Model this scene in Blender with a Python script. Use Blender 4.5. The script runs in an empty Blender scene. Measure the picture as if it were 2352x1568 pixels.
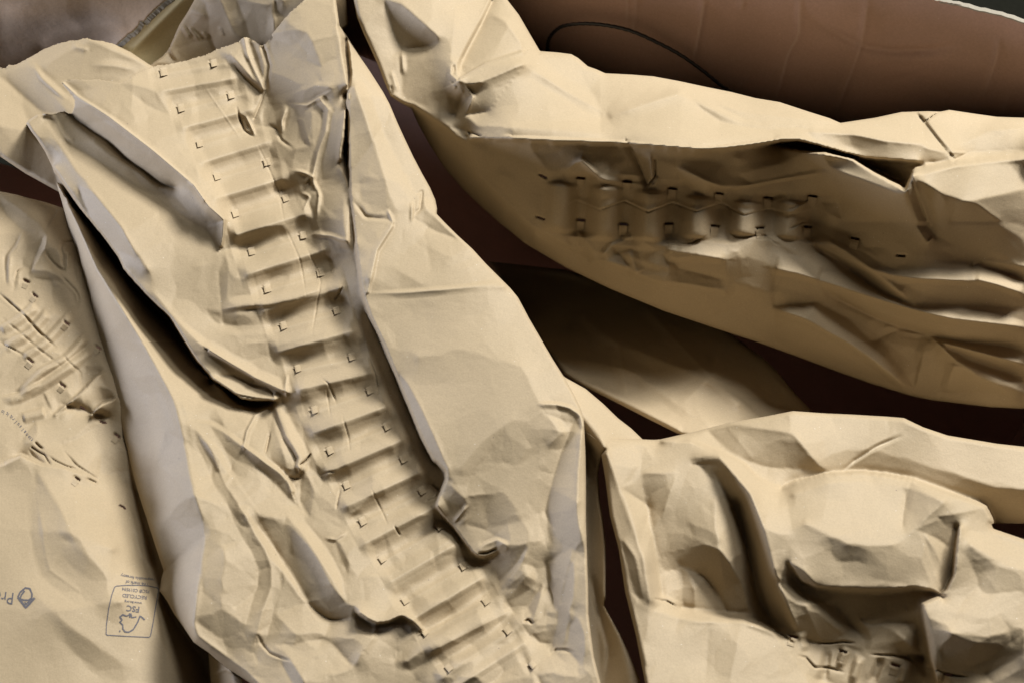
import bpy, math, random
import numpy as np
from mathutils import Vector, Matrix
random.seed(5)
rng = np.random.default_rng(11)
SC = bpy.context.scene
R = math.radians

# ------------------------------------------------------------------ camera, light, exposure
PW, PH = 2352.0, 1568.0              # drawing units: the photograph measured 2352 x 1568
LENS, SENS, DIST, TILT = 50.0, 36.0, 0.86, 33.0
cam_d = bpy.data.cameras.new('camera'); cam = bpy.data.objects.new('camera', cam_d)
SC.collection.objects.link(cam); SC.camera = cam
cam_d.lens = LENS; cam_d.sensor_width = SENS; cam_d.clip_start = 0.02; cam_d.clip_end = 50
CAM = Vector((0, -DIST*math.sin(R(TILT)), DIST*math.cos(R(TILT))))
cam.location = CAM; cam.rotation_euler = (R(TILT), 0, 0)
cam_d.dof.use_dof = True; cam_d.dof.focus_distance = 0.90; cam_d.dof.aperture_fstop = 16.0

w = bpy.data.worlds.new('World'); SC.world = w; w.use_nodes = True
w.node_tree.nodes['Background'].inputs[0].default_value = (0.95, 0.92, 0.80, 1)
w.node_tree.nodes['Background'].inputs[1].default_value = 0.012

def area(name, loc, target, power, color, sx, sy):
    d = bpy.data.lights.new(name, 'AREA'); d.shape = 'RECTANGLE'; d.size = sx; d.size_y = sy
    d.energy = power; d.color = color
    o = bpy.data.objects.new(name, d); SC.collection.objects.link(o)
    o.location = loc
    o.rotation_euler = (Vector(target)-Vector(loc)).to_track_quat('-Z', 'Y').to_euler()
    return o
area('ceiling_lamp', (1.20, 1.26, 1.72), (0, 0, 0), 108, (1.0, 0.995, 0.98), 0.72, 0.58)
area('ceiling_lamp', (0.55, 0.95, 2.2), (0, 0.05, 0), 20, (1.0, 0.995, 0.97), 0.6, 0.5)
area('window_light', (-1.8, 0.20, 0.07), (0, 0, 0), 40, (0.74, 0.80, 1.0), 0.9, 0.35)
SC.view_settings.view_transform = 'Standard'; SC.view_settings.look = 'None'
SC.view_settings.exposure = 0.02; SC.view_settings.gamma = 1.0
try: SC.view_settings.use_curve_mapping = False
except Exception: pass
SC.render.resolution_x = 1024; SC.render.resolution_y = 682

# ------------------------------------------------------------------ pixel -> world
FPX = LENS/SENS*PW
ct, st = math.cos(R(TILT)), math.sin(R(TILT))
def rays(x, y):
    x = np.asarray(x, float); y = np.asarray(y, float)
    a = (x-PW/2)/FPX; b = -(y-PH/2)/FPX
    return np.stack([a, b*ct + st, b*st - ct], -1)      # camera looks down -z, tilted about x
def at(x, y, h):
    """world point on the ray of (x, y) at height h (mm) above the plane z = 0"""
    d = rays(x, y); t = (np.asarray(h)/1000.0 - CAM.z)/d[..., 2]
    return np.array(CAM) + d*t[..., None]
def at_plane(x, y, off, p0, n):
    d = rays(x, y); t = ((np.array(p0)-np.array(CAM))@n + np.asarray(off)/1000.0)/(d@n)
    return np.array(CAM) + d*t[..., None]

# tiles: windows in which the photograph was measured
TL = {'V': (0,0,1), 'Q1': (0,0,.5), 'Q2': (1176,0,.5), 'Q3': (0,784,.5), 'Q4': (1176,784,.5),
      'R1': (344.5,803.9,.2443), 'R2': (344.5,1185.2,.2443), 'R3': (861.3,861.3,.2443), 'R4': (861.3,1185.2,.2443),
      'R5': (459.4,57.4,.2443), 'R6': (0,430.7,.1953), 'T3': (0,0,.293), 'T4': (1722.7,1263.3,.2676),
      'S1': (803.9,0,.2443), 'S2': (1091,287.1,.2443), 'S3': (1550.4,229.7,.2443), 'S4': (1777.8,516.8,.2443),
      'S5': (1892.6,201,.1953), 'S6': (344.5,430.7,.2443), 'S7': (0,689.1,.17103)}
def T(t, pts):
    ox, oy, s = TL[t]
    return [(ox+p[0]*s, oy+p[1]*s) + tuple(p[2:]) for p in pts]

# ------------------------------------------------------------------ numeric helpers
def blur(a, s):
    if s <= 0: return a
    r = max(1, int(math.ceil(s*3))); k = np.exp(-0.5*(np.arange(-r, r+1)/s)**2); k /= k.sum()
    for ax in (0, 1):
        p = [(0,0),(0,0)]; p[ax] = (r, r)
        b = np.pad(a, p, mode='edge'); out = np.zeros_like(a)
        n = a.shape[ax]
        for i, kv in enumerate(k):
            out += kv*(b[i:i+n, :] if ax == 0 else b[:, i:i+n])
        a = out
    return a
def inside(poly, X, Y):
    c = np.zeros(X.shape, bool); n = len(poly); j = n-1
    for i in range(n):
        xi, yi = poly[i][:2]; xj, yj = poly[j][:2]
        if yi != yj:
            m = ((yi > Y) != (yj > Y)) & (X < (xj-xi)*(Y-yi)/(yj-yi)+xi)
            c ^= m
        j = i
    return c
def seg_dist(pts, X, Y, closed=False):
    """distance, signed side (+ right of travel), interpolated third value, nearest point"""
    D = np.full(X.shape, 1e9); S = np.zeros(X.shape); A = np.zeros(X.shape)
    NX = np.zeros(X.shape); NY = np.zeros(X.shape)
    P = list(pts) + ([pts[0]] if closed else [])
    for a, b in zip(P[:-1], P[1:]):
        dx, dy = b[0]-a[0], b[1]-a[1]; L2 = dx*dx+dy*dy+1e-9
        t = np.clip(((X-a[0])*dx+(Y-a[1])*dy)/L2, 0, 1)
        qx, qy = a[0]+t*dx, a[1]+t*dy
        d = np.hypot(X-qx, Y-qy); m = d < D
        D = np.where(m, d, D)
        S = np.where(m, np.sign(dx*(Y-a[1])-dy*(X-a[0])), S)
        aa = a[2] if len(a) > 2 else 1.0; ab = b[2] if len(b) > 2 else 1.0
        A = np.where(m, aa+(ab-aa)*t, A)
        NX = np.where(m, qx, NX); NY = np.where(m, qy, NY)
    return D, S, A, NX, NY

FK = 2.5
LDIR = (0.62, -0.78)                 # image direction the lamp shines from
MMPX = 0.262
def make_mesh(name, V, F, mat, parent=None, smooth=True):
    me = bpy.data.meshes.new(name)
    V = np.asarray(V, np.float32); F = np.asarray(F, np.int32)
    me.vertices.add(len(V)); me.vertices.foreach_set('co', V.ravel())
    me.loops.add(F.size); me.loops.foreach_set('vertex_index', F.ravel())
    me.polygons.add(len(F)); me.polygons.foreach_set('loop_start', np.arange(0, F.size, F.shape[1], dtype=np.int32))
    me.polygons.foreach_set('use_smooth', np.full(len(F), smooth))
    me.update(calc_edges=True); me.validate()
    if mat: me.materials.append(mat)
    o = bpy.data.objects.new(name, me); SC.collection.objects.link(o)
    if parent: o.parent = parent
    return o

class Sheet:
    """A crumpled sheet: harmonic surface through measured lines + facet tilts + creases."""
    def __init__(s, outline, step=3.0, plane=None, lc=150, base_blur=2.6):
        s.out = [p[:2] for p in outline]; s.step = step; s.plane = plane; s.lc = lc; s.bb = base_blur
        xs = [p[0] for p in s.out]; ys = [p[1] for p in s.out]
        s.x0, s.y0 = min(xs)-4*step, min(ys)-4*step
        s.nx = int((max(xs)-s.x0)/step)+6; s.ny = int((max(ys)-s.y0)/step)+6
        s.X, s.Y = np.meshgrid(s.x0+np.arange(s.nx)*step, s.y0+np.arange(s.ny)*step)
        s.lines = []; s.fx = np.zeros(s.X.shape); s.fy = np.zeros(s.X.shape)
        s.add = np.zeros(s.X.shape); s.sharp = np.zeros(s.X.shape); s.holes = np.zeros(s.X.shape, bool)
        s.fcell = None; s.nofac = []; s.free = []; s.wear = np.zeros(s.X.shape)
    def box(s, pts, m):
        xs = [p[0] for p in pts]; ys = [p[1] for p in pts]
        i0 = max(0, int((min(xs)-m-s.x0)/s.step)); i1 = min(s.nx, int((max(xs)+m-s.x0)/s.step)+2)
        j0 = max(0, int((min(ys)-m-s.y0)/s.step)); j1 = min(s.ny, int((max(ys)+m-s.y0)/s.step)+2)
        return (slice(j0, max(j1, j0)), slice(i0, max(i1, i0)))
    def line(s, pts, t='V'): s.lines.append(T(t, pts)); return s
    def cliff(s, pts, low, off=6, t='V'):
        """pts carry the upper heights; to the RIGHT of travel, off px away, the surface is at `low`"""
        P = T(t, pts); s.lines.append(P); Q = []
        for i, p in enumerate(P):
            a = P[max(0, i-1)]; b = P[min(len(P)-1, i+1)]
            dx, dy = b[0]-a[0], b[1]-a[1]; L = math.hypot(dx, dy)+1e-9
            lo = low[i] if isinstance(low, (list, tuple)) else low
            Q.append((p[0]-dy/L*off, p[1]+dx/L*off, lo))
        s.lines.append(Q)
        b = s.box(P, 30); D = seg_dist(P, s.X[b], s.Y[b])[0]
        s.sharp[b] = np.maximum(s.sharp[b], np.clip(1.6-D/14, 0, 1))
        return s
    def facet(s, pts, k, dir=None, soft=3.5, t='V'):
        soft = soft*.55
        """tilt the patch: k > 0 turns it away from the lamp, dir = image direction in which it rises"""
        P = T(t, pts); b = s.box(P, soft*4+8)
        if s.X[b].size == 0: return s
        m = inside(P, s.X[b], s.Y[b]).astype(float)
        m = blur(m, soft/s.step)
        d = dir or LDIR; L = math.hypot(*d)
        k = k*FK*getattr(s, 'fk', 1.0); s.fx[b] += m*k*MMPX*d[0]/L; s.fy[b] += m*k*MMPX*d[1]/L
        return s
    def fold(s, pts, amp, wl, wr=None, p=1.6, taper=True, t='V', wear=0):
        """additive crease: ridge (amp > 0) or valley, half widths left / right of travel"""
        wr = wl if wr is None else wr
        wm = max(wl, wr)
        if wm > 5.5:
            cap = 0.135*wm+0.3; amp = max(-cap, min(cap, amp)) if not getattr(s, 'nocap', False) else amp
        P = T(t, pts); b = s.box(P, max(wl, wr)+4)
        if s.X[b].size == 0: return s
        if taper:
            n = len(P); Ls = [0]
            for a, c in zip(P[:-1], P[1:]): Ls.append(Ls[-1]+math.hypot(c[0]-a[0], c[1]-a[1]))
            tot = Ls[-1]+1e-9; P2 = []
            # resample so the ends fade
            for q in np.linspace(0, tot, 13):
                i = min(n-2, max(0, int(np.searchsorted(Ls, q, side='right')-1)))
                f = (q-Ls[i])/(Ls[i+1]-Ls[i]+1e-9); u = q/tot
                g = min(1, 4*u, 4*(1-u)) if taper is True else min(1, 9*u+.15, 9*(1-u)+.15) if taper == 'soft' else (min(1, 4*(1-u)) if taper == 'end' else min(1, 4*u))
                P2.append((P[i][0]+(P[i+1][0]-P[i][0])*f, P[i][1]+(P[i+1][1]-P[i][1])*f, g))
            P = P2
        else: P = [(q[0], q[1], 1.0) for q in P]
        D, S, A, _, _ = seg_dist(P, s.X[b], s.Y[b])
        W = np.where(S > 0, wr, wl); e = 0.06
        u = np.clip(D/W, 0, 1)
        u = (np.sqrt(u*u+e*e)-e)/(math.sqrt(1+e*e)-e)
        pr = (1-u)**p if p else 0.5*(1+np.cos(math.pi*u))
        s.add[b] += amp*A*pr
        if not wear and amp > 0 and wm < 22 and p: wear = .05
        if wear: s.wear[b] = np.maximum(s.wear[b], wear*np.clip(1-D/4.5, 0, 1)*A)
        return s
    def crumple(s, cell=70, slope=0.06, soft=2.2, seed=1, smooth=(), rough=(), lo=0.25, hi=2.0):
        r = np.random.default_rng(seed)
        n = int(s.nx*s.ny*s.step**2/cell**2)+4
        px = r.uniform(s.x0, s.x0+s.nx*s.step, n); py = r.uniform(s.y0, s.y0+s.ny*s.step, n)
        q = 2 if s.nx*s.ny > 60000 else 1
        X = s.X[::q, ::q]; Y = s.Y[::q, ::q]
        wx = X + 3*np.sin(Y/17.0+1); wy = Y + 3*np.sin(X/19.0); K = r.uniform(-.5*cell*cell, .9*cell*cell, n)
        an = r.uniform(0, math.pi, n); st_ = r.uniform(1.0, 2.2, n)
        best = np.full(X.shape, 1e18); idx = np.zeros(X.shape, int)
        for i in range(n):
            dx_, dy_ = wx-px[i], wy-py[i]; m = (abs(dx_) < cell*3.4) & (abs(dy_) < cell*3.4)
            if not m.any(): continue
            ca, sa = math.cos(an[i]), math.sin(an[i]); u = dx_*ca+dy_*sa; v = -dx_*sa+dy_*ca
            d = u*u/st_[i]+v*v*st_[i]+K[i]; m &= d < best; best = np.where(m, d, best); idx = np.where(m, i, idx)
        idx = np.repeat(np.repeat(idx, q, 0), q, 1)[:s.ny, :s.nx]
        W = np.ones(s.X.shape)
        for P in smooth: W[inside(P, s.X, s.Y)] = lo
        for P in rough: W[inside(P, s.X, s.Y)] = hi
        W = blur(W, 14/s.step)
        a = r.uniform(0, 2*math.pi, n); g = slope*np.abs(r.normal(0.7, 0.5, n))
        s.fx += W*blur((g*np.cos(a))[idx]*MMPX, soft/s.step); s.fy += W*blur((g*np.sin(a))[idx]*MMPX, soft/s.step)
        return s
    def tab_hole(s, x, y, w, h, ang):
        ca, sa = math.cos(ang), math.sin(ang)
        u = (s.X-x)*ca+(s.Y-y)*sa; v = -(s.X-x)*sa+(s.Y-y)*ca
        s.holes |= (abs(u) < w/2) & (abs(v) < h/2)
    def solve(s):
        levels = [16, 8, 4, 2, 1]; H = None
        for lv in levels:
            st = s.step*lv; nx = int(math.ceil(s.nx/lv))+1; ny = int(math.ceil(s.ny/lv))+1
            val = np.zeros((ny, nx)); cnt = np.zeros((ny, nx))
            for P in s.lines:
                for a, b in zip(P[:-1], P[1:]):
                    L = math.hypot(b[0]-a[0], b[1]-a[1]); n = max(2, int(L/st*2)+1)
                    t = np.linspace(0, 1, n)
                    i = np.round((a[0]+(b[0]-a[0])*t-s.x0)/st).astype(int); j = np.round((a[1]+(b[1]-a[1])*t-s.y0)/st).astype(int)
                    ok = (i >= 0) & (i < nx) & (j >= 0) & (j < ny)
                    np.add.at(val, (j[ok], i[ok]), (a[2]+(b[2]-a[2])*t)[ok]); np.add.at(cnt, (j[ok], i[ok]), 1)
            m = cnt > 0; tgt = np.where(m, val/np.maximum(cnt, 1), 0)
            if H is None: H = np.full((ny, nx), tgt[m].mean() if m.any() else 0.0)
            else:
                H = np.repeat(np.repeat(H, 2, 0), 2, 1)
                H = np.pad(H, ((0, max(0, ny-H.shape[0])), (0, max(0, nx-H.shape[1]))), mode='edge')[:ny, :nx]
            for _ in range(160 if lv > 2 else (70 if lv > 1 else 40)):
                H[m] = tgt[m]; P_ = np.pad(H, 1, mode='edge')
                H = 0.25*(P_[:-2, 1:-1]+P_[2:, 1:-1]+P_[1:-1, :-2]+P_[1:-1, 2:])
            H[m] = tgt[m]
        H = H[:s.ny, :s.nx]
        Hs = blur(H, s.bb/s.step*1.6); Hc = blur(H, 1.8/s.step)
        k = blur(s.sharp, 2)
        H = Hs*(1-k)+Hc*k
        # facet tilts -> screened Poisson
        g = np.hypot(s.fx, s.fy)/(getattr(s, 'mx', 1.0)*MMPX); q = 1/np.sqrt(1+g**2)
        fx, fy = s.fx*q*1.15, s.fy*q*1.15
        div = np.zeros_like(fx); div[:, 1:] += fx[:, 1:]-fx[:, :-1]; div[1:, :] += fy[1:, :]-fy[:-1, :]
        div *= s.step
        M = np.concatenate([div, div[:, ::-1]], 1); M = np.concatenate([M, M[::-1, :]], 0)
        kx = 2*np.pi*np.fft.rfftfreq(M.shape[1]); ky = 2*np.pi*np.fft.fftfreq(M.shape[0])
        K = (2-2*np.cos(kx))[None, :]+(2-2*np.cos(ky))[:, None]+(s.step/s.lc)**2
        u = np.fft.irfft2(-np.fft.rfft2(M)/K, s=M.shape)[:s.ny, :s.nx]
        s.H = H+u+s.add
        if s.fcell: s.facetize(*s.fcell)
        return s
    def facetize(s, cell, alpha, seed):
        """crumpled paper is flat facets between straight creases: average the slope per cell and integrate again"""
        r = np.random.default_rng(seed); H = s.H
        gx = np.zeros_like(H); gy = np.zeros_like(H); gx[:, :-1] = H[:, 1:]-H[:, :-1]; gy[:-1, :] = H[1:, :]-H[:-1, :]
        n = int(s.nx*s.ny*s.step**2/cell**2)+4
        px = r.uniform(s.x0, s.x0+s.nx*s.step, n); py = r.uniform(s.y0, s.y0+s.ny*s.step, n)
        K = r.uniform(-.4*cell*cell, .6*cell*cell, n); an = r.uniform(0, math.pi, n); st_ = r.uniform(1, 2.4, n)
        GX, GY = blur(gx, 3/s.step)/s.step, blur(gy, 3/s.step)/s.step; be = cell/(.22*MMPX)
        GX = np.clip(GX, -MMPX*1.3, MMPX*1.3); GY = np.clip(GY, -MMPX*1.3, MMPX*1.3)
        ix = np.clip(((px-s.x0)/s.step).astype(int), 0, s.nx-1); iy = np.clip(((py-s.y0)/s.step).astype(int), 0, s.ny-1)
        mgx, mgy = GX[iy, ix], GY[iy, ix]; bx, by = px.copy(), py.copy()
        for it in range(3):
            best = np.full(H.shape, 1e18); idx = np.zeros(H.shape, int)
            for i in range(n):
                b = s.box([(bx[i], by[i])], cell*2.4)
                X = s.X[b]-bx[i]; Y = s.Y[b]-by[i]; ca, sa = math.cos(an[i]), math.sin(an[i]); u = X*ca+Y*sa; v = -X*sa+Y*ca
                d = u*u/st_[i]+v*v*st_[i]+K[i]+be*be*((GX[b]-mgx[i])**2+(GY[b]-mgy[i])**2)
                m = d < best[b]; best[b] = np.where(m, d, best[b]); idx[b] = np.where(m, i, idx[b])
            fl = idx.ravel(); c = np.bincount(fl, minlength=n)+1e-6
            mgx = np.bincount(fl, GX.ravel(), n)/c; mgy = np.bincount(fl, GY.ravel(), n)/c
            ok = c > 4; bx = np.where(ok, np.bincount(fl, s.X.ravel(), n)/c, bx); by = np.where(ok, np.bincount(fl, s.Y.ravel(), n)/c, by)
        steep = np.hypot(gx, gy)/s.step > 1.5*MMPX
        W = np.where(steep | (s.sharp > .05), 0.0, 1.0)
        for P in s.nofac: W[inside(P, s.X, s.Y)] = 0
        fl = idx.ravel(); wt = W.ravel()+1e-6
        c = np.bincount(fl, wt, n); ax = np.bincount(fl, gx.ravel()*wt, n)/c; ay = np.bincount(fl, gy.ravel()*wt, n)/c
        W = alpha*blur(W, 5/s.step)
        # keep fine relief: only the smooth part of the slope is replaced
        sx, sy = blur(gx, 6/s.step), blur(gy, 6/s.step)
        fx = W*(blur(ax[idx], 1.1/s.step)-sx); fy = W*(blur(ay[idx], 1.1/s.step)-sy)
        div = np.zeros_like(fx); div[:, 1:] += fx[:, 1:]-fx[:, :-1]; div[1:, :] += fy[1:, :]-fy[:-1, :]
        M = np.concatenate([div, div[:, ::-1]], 1); M = np.concatenate([M, M[::-1, :]], 0)
        kx = 2*np.pi*np.fft.rfftfreq(M.shape[1]); ky = 2*np.pi*np.fft.fftfreq(M.shape[0])
        Kk = (2-2*np.cos(kx))[None, :]+(2-2*np.cos(ky))[:, None]+(s.step/120.0)**2
        s.H = H+np.fft.irfft2(-np.fft.rfft2(M)/Kk, s=M.shape)[:s.ny, :s.nx]
    def pos(s, x, y, h):
        return at_plane(x, y, h, *s.plane) if s.plane else at(x, y, h)
    def sample(s, x, y):
        fx = np.clip((np.asarray(x, float)-s.x0)/s.step, 0, s.nx-1.001); fy = np.clip((np.asarray(y, float)-s.y0)/s.step, 0, s.ny-1.001)
        i = fx.astype(int); j = fy.astype(int); a = fx-i; b = fy-j; H = s.H
        return (H[j, i]*(1-a)+H[j, i+1]*a)*(1-b)+(H[j+1, i]*(1-a)+H[j+1, i+1]*a)*b
    def build(s, name, mat, parent=None, roll=8, rolldepth=4, skirt=40, jag=0.0):
        s.solve()
        X = s.X.copy(); Y = s.Y.copy(); ins = inside(s.out, X, Y)
        D, _, _, NX, NY = seg_dist(s.out, X, Y, True)
        Df = np.full(X.shape, 1e9)
        for fr in s.free: Df = np.minimum(Df, seg_dist(fr, X, Y)[0])
        keep = np.clip((Df-6)/8, 0, 1)               # 0 near free (cut) edges
        d = np.where(ins, D, 0); u = np.clip(d/roll, 0, 1)
        H = s.H - rolldepth*keep*(1-np.sqrt(np.clip(1-(1-u)**2, 0, 1)))
        near = (~ins) & (D < s.step*1.45)
        X = np.where(near, NX, X); Y = np.where(near, NY, Y)
        if jag:
            near2 = near & (Df < 4)
            X = X+near2*rng.normal(0, jag, X.shape); Y = Y+near2*rng.normal(0, jag, X.shape)
        ok = ins | near
        cell = ok[:-1, :-1] & ok[1:, :-1] & ok[:-1, 1:] & ok[1:, 1:] & ~s.holes[:-1, :-1] & (ins[:-1, :-1] | ins[1:, :-1] | ins[:-1, 1:] | ins[1:, 1:])
        vid = -np.ones(X.shape, int); used = np.zeros(X.shape, bool)
        used[:-1, :-1] |= cell; used[1:, :-1] |= cell; used[:-1, 1:] |= cell; used[1:, 1:] |= cell
        vid[used] = np.arange(used.sum())
        P = s.pos(X[used], Y[used], H[used])
        F = np.stack([vid[1:, :-1][cell], vid[1:, 1:][cell], vid[:-1, 1:][cell], vid[:-1, :-1][cell]], -1)
        V = P
        W = s.wear[used]
        if skirt > 0:
            # boundary edges, each used by one cell
            E = np.concatenate([F[:, [0, 1]], F[:, [1, 2]], F[:, [2, 3]], F[:, [3, 0]]])
            key = np.sort(E, 1); kk = key[:, 0].astype(np.int64)*(len(V)+1)+key[:, 1]
            _, inv, c = np.unique(kk, return_inverse=True, return_counts=True)
            B = E[c[inv] == 1]
            hx = X[used]; hy = Y[used]; hh = H[used]; dd = D[used]
            B = B[(dd[B[:, 0]] < s.step*1.6) & (dd[B[:, 1]] < s.step*1.6)]
            bv = np.unique(B); mp = -np.ones(len(V), int); mp[bv] = np.arange(len(bv))
            sd = blur(np.where(ins, D, -D), 3.0); gy, gx = np.gradient(sd); g = np.hypot(gx, gy)+1e-6
            ix = (gx/g)[used][bv]; iy = (gy/g)[used][bv]; kf = keep[used][bv]
            r1 = s.pos(hx[bv]+ix*1.5, hy[bv]+iy*1.5, hh[bv]-0.8)
            r2 = s.pos(hx[bv]+ix*(2+5*kf), hy[bv]+iy*(2+5*kf), hh[bv]-1.0-skirt*kf)
            n0 = len(V); n1 = n0+len(bv)
            V = np.concatenate([V, r1, r2])
            a = B[:, 0]; b = B[:, 1]
            F = np.concatenate([F, np.stack([b, a, n0+mp[a], n0+mp[b]], -1), np.stack([n0+mp[b], n0+mp[a], n1+mp[a], n1+mp[b]], -1)])
            W = np.concatenate([W, np.zeros(2*len(bv))])
        o = make_mesh(name, V, F, mat, parent)
        at_ = o.data.attributes.new('wear', 'FLOAT', 'POINT'); at_.data.foreach_set('value', W.astype(np.float32))
        return o

# ------------------------------------------------------------------ materials
def nd(nt, t, **k):
    n = nt.nodes.new(t)
    for a, b in k.items(): setattr(n, a, b)
    return n
def paper_mat(name, col, rough=0.62, bump=0.25, wearcol=(0.85, 0.75, 0.58), blotch=0.10, transl=0.0, speck=1.0, scale=1.0):
    m = bpy.data.materials.new(name); m.use_nodes = True; nt = m.node_tree; nt.nodes.clear(); L = nt.links.new
    out = nd(nt, 'ShaderNodeOutputMaterial'); b = nd(nt, 'ShaderNodeBsdfPrincipled')
    tc = nd(nt, 'ShaderNodeTexCoord')
    n1 = nd(nt, 'ShaderNodeTexNoise'); n1.inputs['Scale'].default_value = 950*scale; n1.inputs['Detail'].default_value = 3; n1.inputs['Roughness'].default_value = .7
    n2 = nd(nt, 'ShaderNodeTexNoise'); n2.inputs['Scale'].default_value = 16; n2.inputs['Detail'].default_value = 5
    n3 = nd(nt, 'ShaderNodeTexNoise'); n3.inputs['Scale'].default_value = 330; n3.inputs['Detail'].default_value = 2
    for n in (n1, n2, n3): L(tc.outputs['Object'], n.inputs['Vector'])
    mx = nd(nt, 'ShaderNodeMix', data_type='RGBA'); c = col
    mx.inputs['A'].default_value = (c[0]*(1-blotch), c[1]*(1-blotch), c[2]*(1-blotch*1.3), 1)
    mx.inputs['B'].default_value = (c[0]*(1+blotch), c[1]*(1+blotch), c[2]*(1+blotch), 1)
    L(n2.outputs['Fac'], mx.inputs['Factor'])
    mr = nd(nt, 'ShaderNodeMapRange'); mr.inputs['From Min'].default_value = .3; mr.inputs['From Max'].default_value = .7
    mr.inputs['To Min'].default_value = 0.92; mr.inputs['To Max'].default_value = 1.07
    L(n1.outputs['Fac'], mr.inputs['Value'])
    hs = nd(nt, 'ShaderNodeHueSaturation'); L(mx.outputs['Result'], hs.inputs['Color']); L(mr.outputs['Result'], hs.inputs['Value'])
    # sparse dark flecks of recycled fibre
    vo = nd(nt, 'ShaderNodeTexVoronoi'); vo.inputs['Scale'].default_value = 55; L(tc.outputs['Object'], vo.inputs['Vector'])
    fl = nd(nt, 'ShaderNodeMapRange'); fl.inputs['From Min'].default_value = 0.028; fl.inputs['From Max'].default_value = 0.012
    L(vo.outputs['Distance'], fl.inputs['Value'])
    ml = nd(nt, 'ShaderNodeMath', operation='MULTIPLY'); ml.inputs[1].default_value = 0.6*speck; L(fl.outputs['Result'], ml.inputs[0])
    mf = nd(nt, 'ShaderNodeMix', data_type='RGBA'); mf.inputs['B'].default_value = (.06, .045, .05, 1)
    L(ml.outputs[0], mf.inputs['Factor']); L(hs.outputs['Color'], mf.inputs['A'])
    v2 = nd(nt, 'ShaderNodeTexVoronoi'); v2.inputs['Scale'].default_value = 120; L(tc.outputs['Object'], v2.inputs['Vector'])
    f2 = nd(nt, 'ShaderNodeMapRange'); f2.inputs['From Min'].default_value = 0.05; f2.inputs['From Max'].default_value = 0.02; L(v2.outputs['Distance'], f2.inputs['Value'])
    m2 = nd(nt, 'ShaderNodeMath', operation='MULTIPLY'); m2.inputs[1].default_value = 0.45*speck; L(f2.outputs['Result'], m2.inputs[0])
    mf2 = nd(nt, 'ShaderNodeMix', data_type='RGBA'); mf2.inputs['B'].default_value = (.75, .70, .60, 1)
    L(m2.outputs[0], mf2.inputs['Factor']); L(mf.outputs['Result'], mf2.inputs['A']); mf = mf2
    at_ = nd(nt, 'ShaderNodeAttribute'); at_.attribute_name = 'wear'
    mw = nd(nt, 'ShaderNodeMix', data_type='RGBA'); mw.inputs['B'].default_value = wearcol+(1,)
    L(at_.outputs['Fac'], mw.inputs['Factor']); L(mf.outputs['Result'], mw.inputs['A'])
    L(mw.outputs['Result'], b.inputs['Base Color'])
    b.inputs['Roughness'].default_value = rough; b.inputs['Specular IOR Level'].default_value = 0.28
    ad = nd(nt, 'ShaderNodeMath', operation='ADD'); L(n1.outputs['Fac'], ad.inputs[0]); L(n3.outputs['Fac'], ad.inputs[1])
    n5 = nd(nt, 'ShaderNodeTexNoise'); n5.inputs['Scale'].default_value = 75; n5.inputs['Detail'].default_value = 4; L(tc.outputs['Object'], n5.inputs['Vector'])
    b5 = nd(nt, 'ShaderNodeBump'); b5.inputs['Strength'].default_value = .35; b5.inputs['Distance'].default_value = 0.0012; L(n5.outputs['Fac'], b5.inputs['Height'])
    bp = nd(nt, 'ShaderNodeBump'); L(b5.outputs['Normal'], bp.inputs['Normal']); bp.inputs['Strength'].default_value = bump; bp.inputs['Distance'].default_value = 0.00035
    L(ad.outputs[0], bp.inputs['Height']); L(bp.outputs['Normal'], b.inputs['Normal'])
    L(b.outputs['BSDF'], out.inputs['Surface'])
    return m
def plain_mat(name, col, rough=0.6, spec=.4):
    m = bpy.data.materials.new(name); m.use_nodes = True; nt = m.node_tree; b = nt.nodes['Principled BSDF']
    n = nd(nt, 'ShaderNodeTexNoise'); n.inputs['Scale'].default_value = 220; n.inputs['Detail'].default_value = 4
    tc = nd(nt, 'ShaderNodeTexCoord'); nt.links.new(tc.outputs['Object'], n.inputs['Vector'])
    mx = nd(nt, 'ShaderNodeMix', data_type='RGBA')
    mx.inputs['A'].default_value = tuple(c*.8 for c in col)+(1,); mx.inputs['B'].default_value = tuple(min(1, c*1.2) for c in col)+(1,)
    nt.links.new(n.outputs['Fac'], mx.inputs['Factor']); nt.links.new(mx.outputs['Result'], b.inputs['Base Color'])
    b.inputs['Roughness'].default_value = rough; b.inputs['Specular IOR Level'].default_value = spec
    return m
KRAFT = paper_mat('kraft_paper', (0.388, 0.302, 0.193), blotch=.13, rough=.62)
BOARD = paper_mat('brown_cardboard', (0.42, 0.275, 0.225), rough=.7, wearcol=(.50, .36, .30), blotch=.2, scale=.6)
BOARDL = paper_mat('grey_brown_cardboard', (0.56, 0.42, 0.30), rough=.75, blotch=.14, scale=.6)
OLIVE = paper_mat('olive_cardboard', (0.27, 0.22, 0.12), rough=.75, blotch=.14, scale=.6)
PULP = paper_mat('torn_pulp', (0.30, 0.27, 0.22), rough=.9, blotch=.2)
INK = plain_mat('printing_ink', (0.10, 0.095, 0.105), .7)
CORD = plain_mat('black_cord', (0.012, 0.012, 0.013), .35, .5)

def thing(name, label, cat, loc=(0, 0, 0), group=None):
    o = bpy.data.objects.new(name, None); SC.collection.objects.link(o); o.empty_display_size = .05
    o['label'] = label; o['category'] = cat
    if group: o['group'] = group
    return o
PADS = 'crumpled kraft paper pads packed in the carton'
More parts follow.
